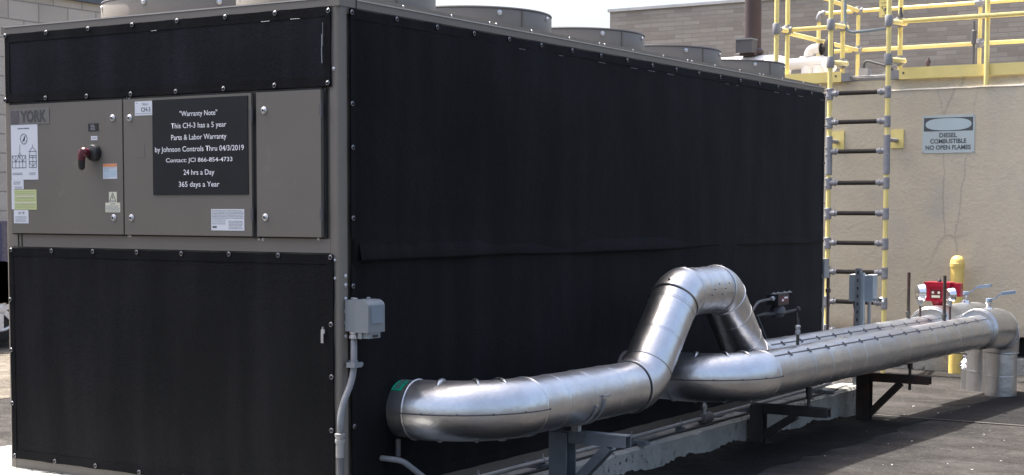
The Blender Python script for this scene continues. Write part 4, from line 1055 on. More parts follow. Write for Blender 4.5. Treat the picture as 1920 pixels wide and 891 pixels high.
# strut post carrying a box, seen from behind
sp_ = thing('strut_post', 'slotted grey strut post with a blue-grey box fixed behind it, before the ladder', 'strut post', (0.19, 6.06, 0.0))
def sp_post(bm):
    X, Y = 0.19, 6.06
    box(bm, X - 0.028, X + 0.0135, Y - 0.021, Y - 0.018, -0.08, 1.055) ; box(bm, X - 0.028, X - 0.025, Y - 0.0175, Y + 0.02, -0.08, 1.055)
    box(bm, X + 0.0105, X + 0.0135, Y - 0.0175, Y + 0.02, -0.08, 1.055)
one(sp_post, 'strut', strut_m, sp_)
one(lambda bm: [box(bm, 0.19 - 0.013, 0.19 - 0.001, 6.06 - 0.0222, 6.06 - 0.0205, 1.01 - 0.06 * k, 1.035 - 0.06 * k) for k in range(17)], 'strut_slots', blackm, sp_)
one(lambda bm: box(bm, 0.205, 0.228, 6.04, 6.08, -0.08, 1.02), 'second_strut', boxblue, sp_)
one(lambda bm: box(bm, 0.098, 0.285, 6.085, 6.19, 0.800, 1.000), 'box_enclosure', boxblue, sp_, bev=0.004)
one(lambda bm: (box(bm, 0.10, 0.15, 6.083, 6.195, 1.0005, 1.006), box(bm, 0.24, 0.285, 6.083, 6.195, 1.0005, 1.006)), 'box_hood', whitep, sp_)
one(lambda bm: tube(bm, [(0.128, 6.13, 0.80), (0.135, 6.13, 0.60), (0.138, 6.12, 0.2), (0.138, 6.12, -0.06)], 0.014, 10), 'red_conduit', brownp, sp_, smooth=True)
one(lambda bm: (cyl(bm, (0.245, 6.13, 0.80), (0.245, 6.13, -0.06), 0.0145, 10), cyl(bm, (0.25, 6.12, 0.812), (0.33, 6.10, 0.818), 0.012, 8)), 'grey_conduit', conduit_m, sp_)
one(lambda bm: (lathe(bm, (0.325, 6.10, 0.818), (1, 0, 0), [(0, 0.012), (0.01, 0.022), (0.035, 0.022), (0.045, 0.014)], 10)), 'conduit_nut', chrome, sp_)
one(lambda bm: box(bm, 0.165, 0.215, 6.02, 6.038, 0.12, 0.25), 'bracket_plate', strut_m, sp_)
# grey disconnect at the chiller's far corner
dc = thing('corner_disconnect', 'small grey switch box with conduits at the far end corner of the chiller', 'switch box', (-0.02, 5.85, 0.9))
one(lambda bm: box(bm, -0.10, 0.006, 5.80, 5.90, 0.985, 1.130), 'switch_case', boxgrey, dc, bev=0.006)
one(lambda bm: box(bm, -0.10, -0.02, 5.747, 5.80, 1.02, 1.10), 'mount', steel, dc)
one(lambda bm: (cyl(bm, (-0.012, 5.83, 0.985), (-0.012, 5.83, 0.17), 0.010, 10)), 'white_conduit', galv_con, dc)
one(lambda bm: (cyl(bm, (0.0, 5.90, 0.985), (0.0, 5.90, 0.17), 0.012, 10), lathe(bm, (0.0, 5.90, 0.87), (0, 0, 1), [(0, 0.012), (0.005, 0.02), (0.03, 0.02), (0.035, 0.012)], 10)), 'brown_conduit', brownp, dc)

# ------------------------------------------------------------------ junction box by the near corner
jb = thing('junction_box', 'light grey weatherproof junction box by the near corner of the chiller', 'junction box', (0.06, 0.1, 0.95))
one(lambda bm: box(bm, 0.0035, 0.058, 0.028, 0.150, 0.958, 1.095), 'back_box', boxgrey, jb, bev=0.004)
def cover(bm):
    # domed hinged cover
    pr = []
    for k in range(7):
        a = PI / 2 * k / 6; pr.append((0.062 + 0.035 + 0.040 * math.sin(a), 1.098 - 0.030 + 0.030 * math.cos(a)))
    prof = [(0.062, 0.955), (0.062, 1.098)] + pr + [(0.137, 0.955)]
    for yy in (0.0,): pass
    lo = [bm.verts.new((x, 0.020, z)) for x, z in prof]; hi = [bm.verts.new((x, 0.140, z)) for x, z in prof]
    n = len(prof)
    for i in range(n): bm.faces.new((lo[i], lo[(i + 1) % n], hi[(i + 1) % n], hi[i]))
    bm.faces.new(lo); bm.faces.new(hi[::-1])
cv = one(cover, 'hinged_cover', boxgrey, jb, bev=0.003)
one(lambda bm: box(bm, 0.137, 0.1405, 0.040, 0.122, 0.995, 1.075), 'cover_panel', boxblue, cv, bev=0.003)
one(lambda bm: (box(bm, 0.080, 0.100, 0.022, 0.118, 0.928, 0.9545), box(bm, 0.10, 0.135, 0.03, 0.11, 0.930, 0.9545)), 'cover_latch', boxgrey, cv, bev=0.003)
one(lambda bm: box(bm, 0.1003, 0.138, 0.055, 0.090, 0.935, 0.945), 'latch_slot', blackm, cv)
one(lambda bm: [lathe(bm, (x, y, 1.094), (0, 0, 1), [(0, 0.010), (0.008, 0.010), (0.012, 0.006)], 10) for x, y in ((0.03, 0.05), (0.062, 0.03), (0.062, 0.12))], 'cover_lugs', boxgrey, jb)
one(lambda bm: box(bm, 0.0585, 0.0615, 0.026, 0.146, 0.960, 1.092), 'gasket', gapm, jb)
fx = thing('flexible_conduit', 'grey conduit dropping from the junction box down the near corner', 'conduit', (0.05, 0.06, 0.6))
path = fillet([(0.045, 0.038, 0.950), (0.045, 0.036, 0.76), (0.045, -0.058, 0.625), (0.045, -0.062, 0.50)], [0.22, 0.2], 8)
one(lambda bm: tube(bm, path, 0.0145, 12), 'conduit_tube', conduit_m, fx, smooth=True)
one(lambda bm: (lathe(bm, (0.045, 0.038, 0.925), (0, 0, 1), [(0, 0.016), (0.003, 0.022), (0.015, 0.022), (0.017, 0.017), (0.028, 0.020), (0.032, 0.020)], 12)), 'conduit_nut', screwm, fx)
one(lambda bm: (box(bm, 0.022, 0.068, 0.012, 0.066, 0.800, 0.822), lathe(bm, (0.05, 0.066, 0.811), (0, 1, 0), [(0, 0.010), (0.02, 0.010)], 8), box(bm, 0.0, 0.03, 0.055, 0.085, 0.795, 0.828)), 'conduit_clamp', boxgrey, fx, bev=0.003)
one(lambda bm: lathe(bm, (0.045, -0.062, 0.415), (0, 0, 1), [(0, 0.0185), (0.062, 0.0185), (0.064, 0.022), (0.078, 0.022), (0.080, 0.018), (0.092, 0.023), (0.104, 0.023), (0.106, 0.016)], 14), 'coupling', galv_con, fx, smooth='auto')
one(lambda bm: cyl(bm, (0.045, -0.062, 0.16), (0.045, -0.062, 0.416), 0.0165, 12), 'lower_conduit', conduit_d, fx)
lf = thing('base_conduit', 'pale flexible conduit coming out low under the black side screen', 'conduit', (0.1, 0.35, 0.3))
one(lambda bm: tube(bm, fillet([(0.0, 0.27, 0.365), (0.09, 0.33, 0.352), (0.16, 0.46, 0.235), (0.18, 0.62, 0.19)], [0.08, 0.15], 8), 0.0135, 12), 'conduit_tube', conduit_m, lf, smooth=True)
one(lambda bm: cyl(bm, (0.03, 0.38, 0.44), (0.03, 0.38, 0.36), 0.012, 8), 'drain_nipple', dkgrey, lf)

# ------------------------------------------------------------------ stucco vault with its platform
YW = 10.0
vt = thing('stucco_vault', 'tan stucco tank enclosure behind the pipes with a yellow railed platform on top', 'enclosure', (1, 11, -0.15))
VX0, VX1, VY1 = -2.15, 5.2, 12.45
def wallb(bm):
    box(bm, VX0, VX1, YW, VY1, 0.26, 2.712)
    box(bm, VX0, 0.30, YW, VY1, 0.055, 0.2605)
bm = bm_new(); 
# front wall as an uneven skin so that its top arris is not razor straight
box(bm, VX0, VX1, YW, VY1, 0.27, 2.70)
box(bm, VX0, 0.315, YW, VY1, 0.06, 0.269)
wl = mesh_obj('wall', bm, stucco, vt, bev=0.012)
one(lambda bm: box(bm, VX0 + 0.055, VX1, YW + 0.055, VY1, 2.701, 2.818), 'wall_cap', stucco, vt, bev=0.008)
one(lambda bm: box(bm, VX0 - 0.01, VX1, YW - 0.035, VY1, -0.25, 0.058), 'foundation', conc, vt, bev=0.008)
one(lambda bm: box(bm, 0.32, VX1, YW + 0.25, VY1 - 0.3, 0.0585, 0.268), 'dark_vent', gapm, vt)
edge_m = paint('pale_lid_edge', (0.42, 0.40, 0.37), 0.4, 0.1)  # paler than the cabinet, for thin strips along the lid's lip
one(lambda bm: box(bm, 0.0045, 0.0085, 0.12, L_ - 0.01, ZT - 0.0075, ZT - 0.0025), 'lid_edge', edge_m, ch)
one(lambda bm: box(bm, -W_ + 0.02, -0.06, -0.0085, -0.0045, ZT - 0.0065, ZT - 0.0015), 'lid_edge', edge_m, ch)
def flash(bm):
    rnd = random.Random(3); prev = None
    for k in range(70):
        x = VX0 + (VX1 - VX0) * k / 69; z = 2.701 + rnd.uniform(-0.002, 0.002); h = rnd.uniform(0.006, 0.014)
        cur = [bm.verts.new((x, YW - 0.001, z)), bm.verts.new((x, YW - 0.010, z + 0.001)), bm.verts.new((x, YW + 0.02, z + h)), bm.verts.new((x, YW + 0.056, z + h + 0.008))]
        if prev:
            for i in range(3): bm.faces.new((prev[i], cur[i], cur[i + 1], prev[i + 1]))
        prev = cur
one(flash, 'ledge_flashing', paint('pale_mortar', (0.80, 0.76, 0.68), 0.7, 0.2, 5), vt)
def drips(bm):
    rnd = random.Random(12)
    for k in range(9):
        x = -1.25 + k * 0.10 + rnd.uniform(-0.03, 0.03)
        if rnd.random() < 0.8 and x < -0.55: obox(bm, 0, (x, YW + 0.02, 2.7035), (x + rnd.uniform(0.04, 0.14), YW + 0.02, 2.7035), 0.04, 0.004)
one(drips, 'ledge_patches', whitep, vt)
# toe boards (yellow channel)
one(lambda bm: (box(bm, VX0 + 0.02, -1.44, YW - 0.012, YW + 0.045, 2.815, 2.918)), 'toe_board', yellow, vt, bev=0.005)
one(lambda bm: (box(bm, -0.835, VX1, YW - 0.012, YW + 0.045, 2.815, 2.928)), 'toe_board', yellow, vt, bev=0.005)
one(lambda bm: box(bm, -1.43, -0.84, YW + 0.06, VY1 - 0.1, 2.8205, 2.838), 'deck', fitg, vt)
one(lambda bm: (box(bm, -1.4385, -1.35, YW - 0.01, YW + 0.04, 2.82, 2.90), box(bm, -0.92, -0.8365, YW - 0.01, YW + 0.04, 2.82, 2.905)), 'rail_shoe', fitg, vt, bev=0.02)
one(lambda bm: (cyl(bm, (-1.35, YW + 0.01, 2.862), (-0.92, YW + 0.01, 2.862), 0.008, 8), cyl(bm, (-1.35, YW + 0.03, 2.845), (-0.92, YW + 0.03, 2.845), 0.008, 8)), 'threshold_bars', galv_con, vt)
one(lambda bm: [lathe(bm, (x, YW - 0.012, 2.875), (0, -1, 0), [(0, 0.012), (0.006, 0.010)], 8) for x in (-1.50, -2.06, -0.79)], 'bolt_heads', dkgrey, vt)

RT = 0.0235
def fit(bm, p, r=0.036, h=0.085): lathe(bm, V(p) - V((0, 0, h / 2)), (0, 0, 1), [(0, r), (0.006, r + 0.003), (h - 0.006, r + 0.003), (h, r)], 16)
def fitx(bm, p, d, r=0.036, h=0.11): lathe(bm, V(p) - V(d).normalized() * h / 2, d, [(0, r), (0.006, r + 0.003), (h - 0.006, r + 0.003), (h, r)], 16)
DZ = 2.83
gr = thing('guard_rail', 'yellow tubular guard rail with grey fittings round the platform', 'guard rail', (-1, 11, DZ))
def post(x, y, z0, z1): 
    one(lambda bm: cyl(bm, (x, y, z0), (x, y, z1), RT, 16), 'post', yellow, gr, smooth='auto')
    if z0 > 2.75: one(lambda bm: lathe(bm, (x, y, z0 - 0.004), (0, 0, 1), [(0, 0.055), (0.010, 0.055), (0.012, 0.036), (0.06, 0.036)], 16), 'post_foot', fitg, gr, smooth='auto')
YF = YW + 0.005; YB = 12.30; XL = -2.06; XB = -2.10
FT, FM = 3.86, 3.385
def rail(a, b): one(lambda bm: cyl(bm, a, b, RT, 16), 'rail', yellow, gr, smooth='auto')
# front line
for x in (XL, -1.455, -0.850, 0.045, 1.7, 3.4, 5.0): post(x, YF + (0.05 if x in (XL, -1.455, -0.85) else -0.045), DZ + 0.0 if x != 0.045 else 2.72, FT + (0.55 if x in (-1.455, -0.85, XL) else 0))
rail((XL, YF + 0.05, FM), (-1.455, YF + 0.05, FM)); rail((-0.850, YF - 0.095, FM - 0.005), (5.1, YF - 0.095, FM - 0.005)); rail((-0.85, YF - 0.095, FT), (5.1, YF - 0.095, FT)); rail((XL, YF + 0.05, FT), (-1.455, YF + 0.05, FT))
# back line
for x in (XB, -0.680, 1.6, 3.3, 5.0): post(x, YB, DZ - 0.01, FT - 0.03)
rail((-2.585, YB, FT - 0.03), (5.1, YB, FT - 0.03)); rail((-2.55, YB, 3.375), (5.1, YB, 3.375))
# side line
rail((XL, YF + 0.08, FM - 0.03), (XB, YB - 0.03, 3.375)); rail((XL, YF + 0.08, FT), (XB, YB - 0.03, FT - 0.03))
post(-2.585, YB, DZ - 0.01, FT - 0.06)
one(lambda bm: tube(bm, fillet([(-2.585, YB, FT - 0.13), (-2.585, YB, FT - 0.03), (-2.50, YB, FT - 0.03)], 0.055, 6), 0.035, 14), 'elbow_fitting', fitg, gr, smooth=True)
for p in ((XL, YF + 0.05, FM), (-1.455, YF + 0.05, FM), (XB, YB, FT - 0.03), (XB, YB, 3.375), (-0.680, YB, FT - 0.03), (-0.680, YB, 3.375), (-1.455, YF + 0.05, 3.005), (-0.85, YF + 0.05, 3.005), (-0.85, YF + 0.02, FM), (0.045, YF - 0.06, FT)):
    one(lambda bm: (fitx(bm, p, (1, 0, 0)), fit(bm, p, 0.034, 0.10)), 'rail_fitting', fitg, gr, smooth='auto')
one(lambda bm: (lathe(bm, (-0.80, YF - 0.10, FM + 0.03), (0, 0, 1), [(0, 0.03), (0.05, 0.02), (0.09, 0.012), (0.10, 0.02)], 8)), 'latch_knob', dkgrey, gr)

# ladder
YL = 9.45; LXL, LXR = -1.355, -0.765
ld_ = thing('ladder', 'fixed yellow ladder with dark rungs and grey fittings on the stucco wall', 'ladder', (-1.06, YL, -0.15))
for x in (LXL, LXR):
    one(lambda bm: cyl(bm, (x, YL, -0.17), (x, YL, 4.45), RT, 16), 'side_rail', yellow, ld_, smooth='auto')
rz = [0.60 - 0.295 * 2, 0.60 - 0.295, 0.59, 0.888, 1.176, 1.470, 1.770, 2.080, 2.370, 2.655]
for z in rz:
    def rg(bm): cyl(bm, (LXL + 0.10, YL, z), (LXR - 0.10, YL, z), 0.0225, 12)
    r = one(rg, 'rung', rungm, ld_)
    for x, s in ((LXL, 1), (LXR, -1)):
        def rf(bm):
            lathe(bm, (x, YL, z - 0.062), (0, 0, 1), [(0, 0.030), (0.004, 0.033), (0.110, 0.033), (0.114, 0.030)], 16)
            lathe(bm, (x, YL, z), (s, 0, 0), [(0, 0.029), (0.055, 0.029), (0.057, 0.034), (0.075, 0.034), (0.076, 0.026), (0.10, 0.024)], 14)
            lathe(bm, (x - s * 0.02, YL - 0.028, z + 0.035), (-s * 0.3, -1, 0), [(0, 0.009), (0.010, 0.009), (0.012, 0.005)], 8)
            lathe(bm, (x - s * 0.02, YL - 0.028, z - 0.035), (-s * 0.3, -1, 0), [(0, 0.009), (0.010, 0.009), (0.012, 0.005)], 8)
        one(rf, 'rung_fitting', fitg, r, smooth='auto')
# upper connections to the platform posts
for x, xs in ((LXL, -1.455), (LXR, -0.85)):
    for z in (2.965, 3.335):
        one(lambda bm: cyl(bm, (x, YL + 0.03, z), (xs + 0.055, YF + 0.03, z + 0.035), 0.024, 12), 'standoff_tube', yellow, ld_, smooth='auto')
        one(lambda bm: (fit(bm, (x, YL, z), 0.036, 0.11), tube(bm, [(x, YL, z), (x * 0.85 + xs * 0.15, YL + 0.09, z + 0.005)], 0.032, 14)), 'standoff_fitting', fitg, ld_, smooth='auto')
# wall standoffs
for x, xp in ((LXL, -1.47), (LXR, -0.845)):
    zc = 2.16
    one(lambda bm: box(bm, xp - 0.062, xp + 0.070, YW - 0.016, YW - 0.001, 2.125, 2.312), 'wall_plate', yellow, ld_, bev=0.004)
    one(lambda bm: (cyl(bm, (x, YL, 2.19), (xp, YW - 0.015, 2.20), 0.022, 12), lathe(bm, (x, YL, 2.03), (0, 0, 1), [(0, 0.030), (0.004, 0.034), (0.20, 0.034), (0.205, 0.030)], 14), lathe(bm, (x, YL, 1.85), (0, 0, 1), [(0, 0.030), (0.004, 0.034), (0.17, 0.034), (0.175, 0.030)], 14)), 'wall_bracket', fitg, ld_, smooth='auto')
# the outer upright left of the ladder, standing on the ground behind the chiller
up_ = thing('upright_tube', 'leftmost yellow upright tube, tied to the platform corner by a short stub', 'upright', (-1.99, YL, -0.15))
one(lambda bm: cyl(bm, (-1.985, 9.58, -0.17), (-1.985, 9.58, 4.45), RT, 16), 'tube', yellow, up_, smooth='auto')
one(lambda bm: (fit(bm, (-1.985, 9.58, 3.345), 0.036, 0.11), cyl(bm, (-1.985, 9.58, 3.345), (-2.0, 9.70, 3.35), 0.032, 12)), 'fitting', fitg, up_, smooth='auto')
one(lambda bm: cyl(bm, (-2.0, 9.70, 3.35), (-2.055, YF + 0.02, 3.37), 0.024, 12), 'stub_tube', yellow, up_, smooth='auto')
# gate
gt = thing('safety_gate', 'blue-grey tubular swing gate at the head of the ladder', 'gate', (-1.1, 9.9, 3.3))
one(lambda bm: tube(bm, fillet([(-0.90, 9.92, 3.318), (-1.383, 9.92, 3.297), (-1.386, 9.92, 4.05), (-0.90, 9.92, 4.07)], [0.09, 0.09], 8), 0.017, 14), 'gate_frame', boxblue, gt, smooth=True)
one(lambda bm: (box(bm, -1.395, -1.372, 9.915, 9.93, 3.50, 4.05),), 'hinge_plate', dkgrey, gt)
tgx = thing('warning_tag', 'yellow warning tag with a black figure hung beside the ladder rail', 'tag', (-0.93, 9.83, 3.4))
one(lambda bm: box(bm, -1.000, -0.872, 9.84, 9.845, 3.425, 3.70), 'tag_plate', yellow, tgx)
def tagp(bm):
    d = 9.8385
    def ln(x0, z0, x1, z1, w_=0.006): obox(bm, 0, (x0, d, z0), (x1, d, z1), w_, 0.002, up=(0, 1, 0)) 
    ln(-0.975, 3.53, -0.885, 3.53, 0.004); ln(-0.975, 3.53, -0.93, 3.455); ln(-0.885, 3.53, -0.93, 3.455)
    ln(-0.945, 3.50, -0.915, 3.515, 0.014); ln(-0.930, 3.505, -0.935, 3.48, 0.014); ln(-0.915, 3.49, -0.90, 3.515, 0.006)
    ln(-0.965, 3.60, -0.965, 3.68, 0.006); ln(-0.9, 3.60, -0.9, 3.68, 0.006); ln(-0.965, 3.60, -0.9, 3.60, 0.006); ln(-0.98, 3.565, -0.88, 3.565, 0.004)
    ln(-0.97, 3.44, -0.89, 3.44, 0.003)
one(tagp, 'tag_print', ink, tgx)
one(lambda bm: box(bm, -0.935, -0.925, 9.846, 9.90, 3.66, 3.68), 'tag_hook', steel, tgx)

# sign on the wall
sg = thing('warning_sign', 'pale rectangular sign reading diesel combustible no open flames on the stucco wall', 'sign', (-0.33, YW, 2.26))
SX0, SX1, SZ0, SZ1 = -0.586, -0.068, 2.068, 2.440
one(lambda bm: box(bm, SX0, SX1, YW - 0.006, YW - 0.0015, SZ0, SZ1), 'sign_plate', signbg, sg, bev=0.002)
one(lambda bm: box(bm, SX0 + 0.014, SX1 - 0.016, YW - 0.0075, YW - 0.0055, 2.285, 2.418), 'dark_header', signdk, sg)
def ov(bm):
    n = 40; vs = []
    cx, cz, a, b = -0.327, 2.351, 0.228, 0.060
    for k in range(n):
        t_ = 2 * PI * k / n; c, s = math.cos(t_), math.sin(t_)
        vs.append((cx + a * math.copysign(abs(c) ** 0.72, c), cz + b * math.copysign(abs(s) ** 0.85, s)))
    lo = [bm.verts.new((x, YW - 0.0072, z)) for x, z in vs]; hi = [bm.verts.new((x, YW - 0.0092, z)) for x, z in vs]
    bm.faces.new(hi)
    for k in range(n): bm.faces.new((lo[k], lo[(k + 1) % n], hi[(k + 1) % n], hi[k]))
one(ov, 'faded_oval', signov, sg)
for s, w_, z in (('DIESEL', 0.178, 2.221), ('COMBUSTIBLE', 0.360, 2.162), ('NO OPEN FLAMES', 0.450, 2.100)):
    text_mesh('lettering', s, signdk, sg, w_, 0.046, (lambda x0, z0: lambda u, v, d: V((x0 + u, YW - 0.0062 - d, z0 + v)))(-0.327 - w_ / 2, z), bold=0.03)
one(lambda bm: [lathe(bm, (x, YW - 0.006, z), (0, -1, 0), [(0, 0.006), (0.003, 0.005)], 8) for x in (SX0 + 0.01, SX1 - 0.01) for z in (SZ0 + 0.01, SZ1 - 0.01)], 'corner_screws', steel, sg)
# bollard
bx, by = -0.165, 9.84
bo = thing('bollard', 'round-topped yellow steel bollard in front of the stucco wall', 'bollard', (bx, by, gz(by)))
one(lambda bm: lathe(bm, (bx, by, gz(by) - 0.02), (0, 0, 1), [(0, 0.066), (1.075, 0.066)], 28), 'bollard_post', yel_b, bo, smooth='auto')
one(lambda bm: lathe(bm, (bx, by, gz(by) + 1.048), (0, 0, 1), [(0, 0.072), (0.035, 0.0725), (0.038, 0.069), (0.062, 0.066), (0.085, 0.056), (0.10, 0.04), (0.108, 0.02), (0.110, 0.003)], 28), 'bollard_cap', yel_b, bo, smooth='auto')

# ------------------------------------------------------------------ rooftop equipment behind
stk = thing('exhaust_stack', 'tall brown exhaust pipe rising behind the chiller fans', 'exhaust pipe', (-2.9, 11.0, 3.2))
one(lambda bm: cyl(bm, (-2.885, 11.05, 3.28), (-2.885, 11.05, 5.6), 0.094, 28), 'stack_pipe', brownp, stk, smooth='auto')
one(lambda bm: (box(bm, -3.00, -2.80, 10.84, 10.98, 3.262, 3.405)), 'damper_box', dkgrey, stk, bev=0.012)
one(lambda bm: box(bm, -3.005, -2.80, 10.83, 10.99, 3.4055, 3.420), 'box_lid', boxgrey, stk, bev=0.003)
one(lambda bm: (lathe(bm, (-2.885, 11.05, 3.235), (0, 0, 1), [(0, 0.07), (0.03, 0.12), (0.06, 0.125), (0.09, 0.10)], 20), box(bm, -2.98, -2.80, 10.90, 11.02, 3.235, 3.262)), 'stack_base', brownp, stk, smooth='auto')
mf = thing('muffler', 'white wrapped muffler lying behind the last fan under the brown exhaust', 'muffler', (-2.9, 11.1, 3.0))
one(lambda bm: tube(bm, [(-3.75, 11.05, 3.06), (-3.70, 11.05, 3.065), (-3.4, 11.05, 3.07), (-2.60, 11.05, 3.07), (-2.50, 11.05, 3.065), (-2.44, 11.05, 3.06)], [0.05, 0.13, 0.17, 0.175, 0.15, 0.06], 28), 'muffler_shell', whitep, mf, smooth=True)
one(lambda bm: (box(bm, -3.5, -3.4, 10.95, 11.15, -0.15, 2.93), box(bm, -2.7, -2.6, 10.95, 11.15, -0.15, 2.93)), 'muffler_stand', steel, mf)
wp = thing('white_vent_pipe', 'thick white jacketed pipe with a tee and elbow lying on the vault roof', 'pipe', (-2.2, 11, 2.9))
one(lambda bm: tube(bm, [(-2.46, 11.0, 3.12), (-2.27, 11.0, 3.125)], 0.062, 24), 'pipe_run', whitep, wp, smooth='auto')
one(lambda bm: tube(bm, fillet([(-2.285, 11.0, 3.128), (-1.99, 11.0, 3.128), (-1.90, 10.90, 3.06)], 0.05, 5), 0.074, 24), 'pipe_tee', whitep, wp, smooth='auto')
one(lambda bm: (cyl(bm, (-2.20, 11.0, 2.83), (-2.20, 11.0, 3.09), 0.075, 20), cyl(bm, (-2.07, 11.0, 2.83), (-2.07, 11.0, 3.09), 0.075, 20)), 'pipe_leg', whitep, wp, smooth='auto')
one(lambda bm: tube(bm, fillet([(-2.19, 11.0, 3.19), (-2.19, 11.0, 3.275), (-2.05, 11.0, 3.275)], 0.07, 8), 0.058, 22), 'pipe_elbow', whitep, wp, smooth='auto')
fs = thing('flame_arrestor', 'dark cast valve fitting at the end of the white pipe elbow', 'valve', (-1.96, 11, 3.2))
one(lambda bm: (lathe(bm, (-2.055, 11.0, 3.27), (1, 0, 0), [(0, 0.066), (0.015, 0.066), (0.017, 0.045), (0.05, 0.045), (0.052, 0.06), (0.065, 0.06)], 18)), 'flange', blackm, fs)
one(lambda bm: tube(bm, [(-1.965, 11.0, 3.10), (-1.965, 11.0, 3.18), (-1.965, 11.0, 3.30), (-1.955, 11.0, 3.38), (-1.95, 11.0, 3.405)], [0.03, 0.055, 0.06, 0.04, 0.015], 16), 'valve_body', dkgrey, fs, smooth='auto')
rb = thing('roof_switch_box', 'small grey box with a dark bent pipe on the roof behind the gate', 'box', (-1.55, 11, 2.82))
one(lambda bm: box(bm, -1.60, -1.50, 10.95, 11.07, 2.815, 3.035), 'box_case', fitg, rb, bev=0.006)
one(lambda bm: tube(bm, fillet([(-1.565, 11.0, 3.02), (-1.555, 11.0, 3.125), (-1.25, 11.0, 3.03), (-1.20, 11.0, 2.84)], [0.04, 0.05], 6), 0.014, 12), 'bent_pipe', dark_strut, rb, smooth=True)
lv = thing('louvre_hatch', 'grey louvred hatch low on the vault roof behind the ladder', 'hatch', (-1.3, 11.2, 2.82))
one(lambda bm: (box(bm, -1.42, -1.39, 11.2, 11.24, 2.815, 3.01), box(bm, -1.10, -1.07, 11.2, 11.24, 2.815, 3.01), box(bm, -1.3895, -1.1005, 11.2, 11.24, 2.985, 3.01)), 'hatch_frame', paint('pale_green_frame', (0.36, 0.38, 0.32), 0.5), lv)
one(lambda bm: [box(bm, -1.3895, -1.1005, 11.215, 11.235, 2.83 + 0.03 * k, 2.848 + 0.03 * k) for k in range(5)], 'louvres', dkgrey, lv)
rv = thing('roof_vent_valve', 'small rusty vent valve on a pale stub standing on the vault roof', 'valve', (-0.9, 11.2, 2.82))
one(lambda bm: (lathe(bm, (-0.92, 11.2, 2.815), (0, 0, 1), [(0, 0.06), (0.12, 0.06), (0.15, 0.03), (0.20, 0.025)], 14)), 'vent_stub', whitep, rv, smooth='auto')
one(lambda bm: (lathe(bm, (-0.92, 11.2, 3.015), (0, 0, 1), [(0, 0.018), (0.05, 0.02), (0.055, 0.028), (0.08, 0.028), (0.12, 0.012)], 10)), 'valve_top', brownp, rv, smooth='auto')
rk = thing('roof_tank_lid', 'low dark round hatch lid on the vault roof behind the toe board', 'lid', (-0.6, 11.5, 2.82))
one(lambda bm: lathe(bm, (-0.62, 11.55, 2.815), (0, 0, 1), [(0, 0.42), (0.15, 0.42), (0.18, 0.40), (0.20, 0.1)], 36), 'lid_body', dkgrey, rk, smooth='auto')
gp = thing('gauge_pole', 'thin black pole with a sleeve beside the platform rail post', 'pole', (-0.71, 12.2, 2.82))
one(lambda bm: cyl(bm, (-0.725, 12.22, 2.81), (-0.725, 12.22, 3.62), 0.014, 8), 'pole', dkgrey, gp)
one(lambda bm: lathe(bm, (-0.725, 12.22, 3.36), (0, 0, 1), [(0, 0.014), (0.01, 0.028), (0.15, 0.028), (0.16, 0.014)], 10), 'sleeve', dkgrey, gp)
rw = thing('roof_conduit_elbow', 'small dark conduit end poking up at the far right of the roof', 'conduit', (0.55, 11.5, 2.82))
one(lambda bm: tube(bm, fillet([(0.02, 11.6, 2.81), (0.02, 11.6, 3.16), (0.30, 11.6, 3.20)], 0.05, 6), 0.02, 10), 'conduit_tube', dkgrey, rw, smooth=True)

# ------------------------------------------------------------------ buildings
bb = thing('brick_building', 'plain grey-brown brick building beyond the vault with a pale roof edge', 'building', (-1, 20, 0))
one(lambda bm: box(bm, -7.99, 14, 17.0, 26, -0.3, 4.715), 'wall', brick, bb)
one(lambda bm: box(bm, -8.02, 14.03, 16.97, 26.03, 4.7155, 4.760), 'roof_edge', paint('pale_coping_metal', (0.55, 0.54, 0.53), 0.5), bb)
one(lambda bm: box(bm, -7.6, 13.6, 17.3, 25.6, 4.7605, 4.80), 'roof', dkgrey, bb)
lb_ = thing('block_building', 'tan concrete block building at the left behind the chiller', 'building', (-14, 12, 0))
one(lambda bm: box(bm, -22, -11.85, -14, 27, -0.05, 4.27), 'wall', block, lb_)
one(lambda bm: box(bm, -22.05, -11.79, -14.05, 27.05, 4.2705, 4.44), 'roof_coping', paint('slate_coping', (0.09, 0.10, 0.12), 0.5), lb_)

# ------------------------------------------------------------------ pickup truck parked by the block building
tx = -9.62; twy = 6.10; TR = 0.385
tr = thing('pickup_truck', 'dark blue pickup truck with chrome wheels parked at the left edge', 'pickup truck', (tx - 1.0, 4.2, 0.0))
def tbody(bm):
    # side profile (y, z), rear at +y; wheel arches cut as polygon notches
    def arch(c, r=0.50):
        return [(c + r * math.cos(a), 0.42 + r * math.sin(a)) for a in [PI * k / 10 for k in range(11)]]
    low = [(7.15, 0.52)] + arch(twy)[0:] + [(5.0, 0.50)] + arch(2.45) + [(1.62, 0.55), (1.50, 0.62), (1.48, 0.95), (1.60, 1.18)]
    up = [(2.9, 1.30), (5.4, 1.33), (7.18, 1.33), (7.2, 1.2)]
    prof = [(7.2, 0.6)] + low + up
    a = [bm.verts.new((tx - 0.02, y, z)) for y, z in prof]; b = [bm.verts.new((tx - 1.93, y, z)) for y, z in prof]
    n = len(prof)
    for i in range(n): bm.faces.new((a[i], a[(i + 1) % n], b[(i + 1) % n], b[i]))
    f1 = bm.faces.new(a); f2 = bm.faces.new(b[::-1]); bmesh.ops.triangulate(bm, faces=[f1, f2])
one(tbody, 'body', truckb, tr, bev=0.0)
one(lambda bm: box(bm, tx - 1.88, tx - 0.07, 5.3, 7.15, 1.3305, 1.36), 'bed_rail', truckb, tr, bev=0.012)
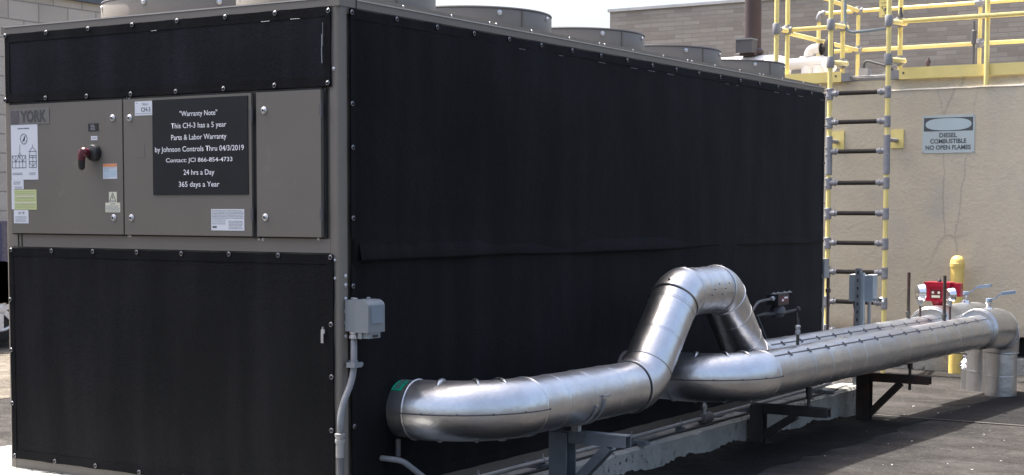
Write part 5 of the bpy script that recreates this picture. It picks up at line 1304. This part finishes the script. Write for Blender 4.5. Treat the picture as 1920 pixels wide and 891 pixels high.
def cabn(bm):
    q = [(2.9, 1.331), (3.55, 1.86), (5.0, 1.88), (5.28, 1.331)]
    a = [bm.verts.new((tx - 0.12 - (0.16 if z > 1.5 else 0), y, z)) for y, z in q]; b = [bm.verts.new((tx - 1.83 + (0.16 if z > 1.5 else 0), y, z)) for y, z in q]
    for i in range(4): bm.faces.new((a[i], a[(i + 1) % 4], b[(i + 1) % 4], b[i]))
    bm.faces.new(a); bm.faces.new(b[::-1])
one(cabn, 'cab', truckb, tr, bev=0.03)
def wins(bm):
    for y0, y1, y2, y3 in ((3.22, 3.68, 4.25, 4.25), (4.32, 4.32, 4.95, 5.12)):
        v = [bm.verts.new(p) for p in ((tx - 0.135, y0, 1.40), (tx - 0.255, y1, 1.80), (tx - 0.255, y2, 1.80), (tx - 0.135, y3, 1.40))]
        bm.faces.new(v)
wn = one(wins, 'side_window', glassm, tr); s = wn.modifiers.new('t', 'SOLIDIFY'); s.thickness = 0.02
one(lambda bm: box(bm, tx - 1.9, tx - 0.05, 7.2, 7.33, 0.5, 0.72), 'rear_bumper', chrome, tr, bev=0.02)
one(lambda bm: box(bm, tx - 1.9, tx - 0.05, 1.35, 1.5, 0.45, 0.7), 'front_bumper', chrome, tr, bev=0.02)
one(lambda bm: box(bm, tx - 0.10, tx - 0.010, 7.10, 7.205, 0.95, 1.25), 'tail_lamp', lampr, tr, bev=0.008)
for yy in (twy, 2.45):
    for xx, sgn in ((tx - 0.06, 1), (tx - 1.89, -1)):
        wq = one(lambda bm: lathe(bm, (xx, yy, TR + 0.004), (-sgn, 0, 0), [(0.0, 0.27), (-0.0, TR - 0.05), (0.03, TR), (0.21, TR), (0.24, TR - 0.05), (0.24, 0.2)], 36), 'tyre', rubber, tr, smooth='auto')
        def rim(bm):
            c = V((xx + sgn * 0.004, yy, TR + 0.004))
            torus(bm, c, (1, 0, 0), 0.240, 0.018, 40, 8); lathe(bm, c - V((sgn * 0.02, 0, 0)), (sgn, 0, 0), [(0, 0.07), (0.03, 0.065), (0.045, 0.04)], 20)
            for k in range(7):
                a = 2 * PI * k / 7 + 0.2
                obox(bm, 0, c + V((0, 0.05 * math.cos(a), 0.05 * math.sin(a))), c + V((0, 0.235 * math.cos(a), 0.235 * math.sin(a))), 0.060, 0.03, up=(1, 0, 0))
        one(rim, 'rim', alloy, wq, smooth='auto')
        one(lambda bm: lathe(bm, (xx - sgn * 0.05, yy, TR + 0.004), (sgn, 0, 0), [(0, 0.25), (0.01, 0.25)], 30), 'wheel_dark', blackm, wq)
one(lambda bm: (box(bm, tx - 1.7, tx - 0.25, 1.7, 7.0, 0.35, 0.55)), 'chassis', blackm, tr)
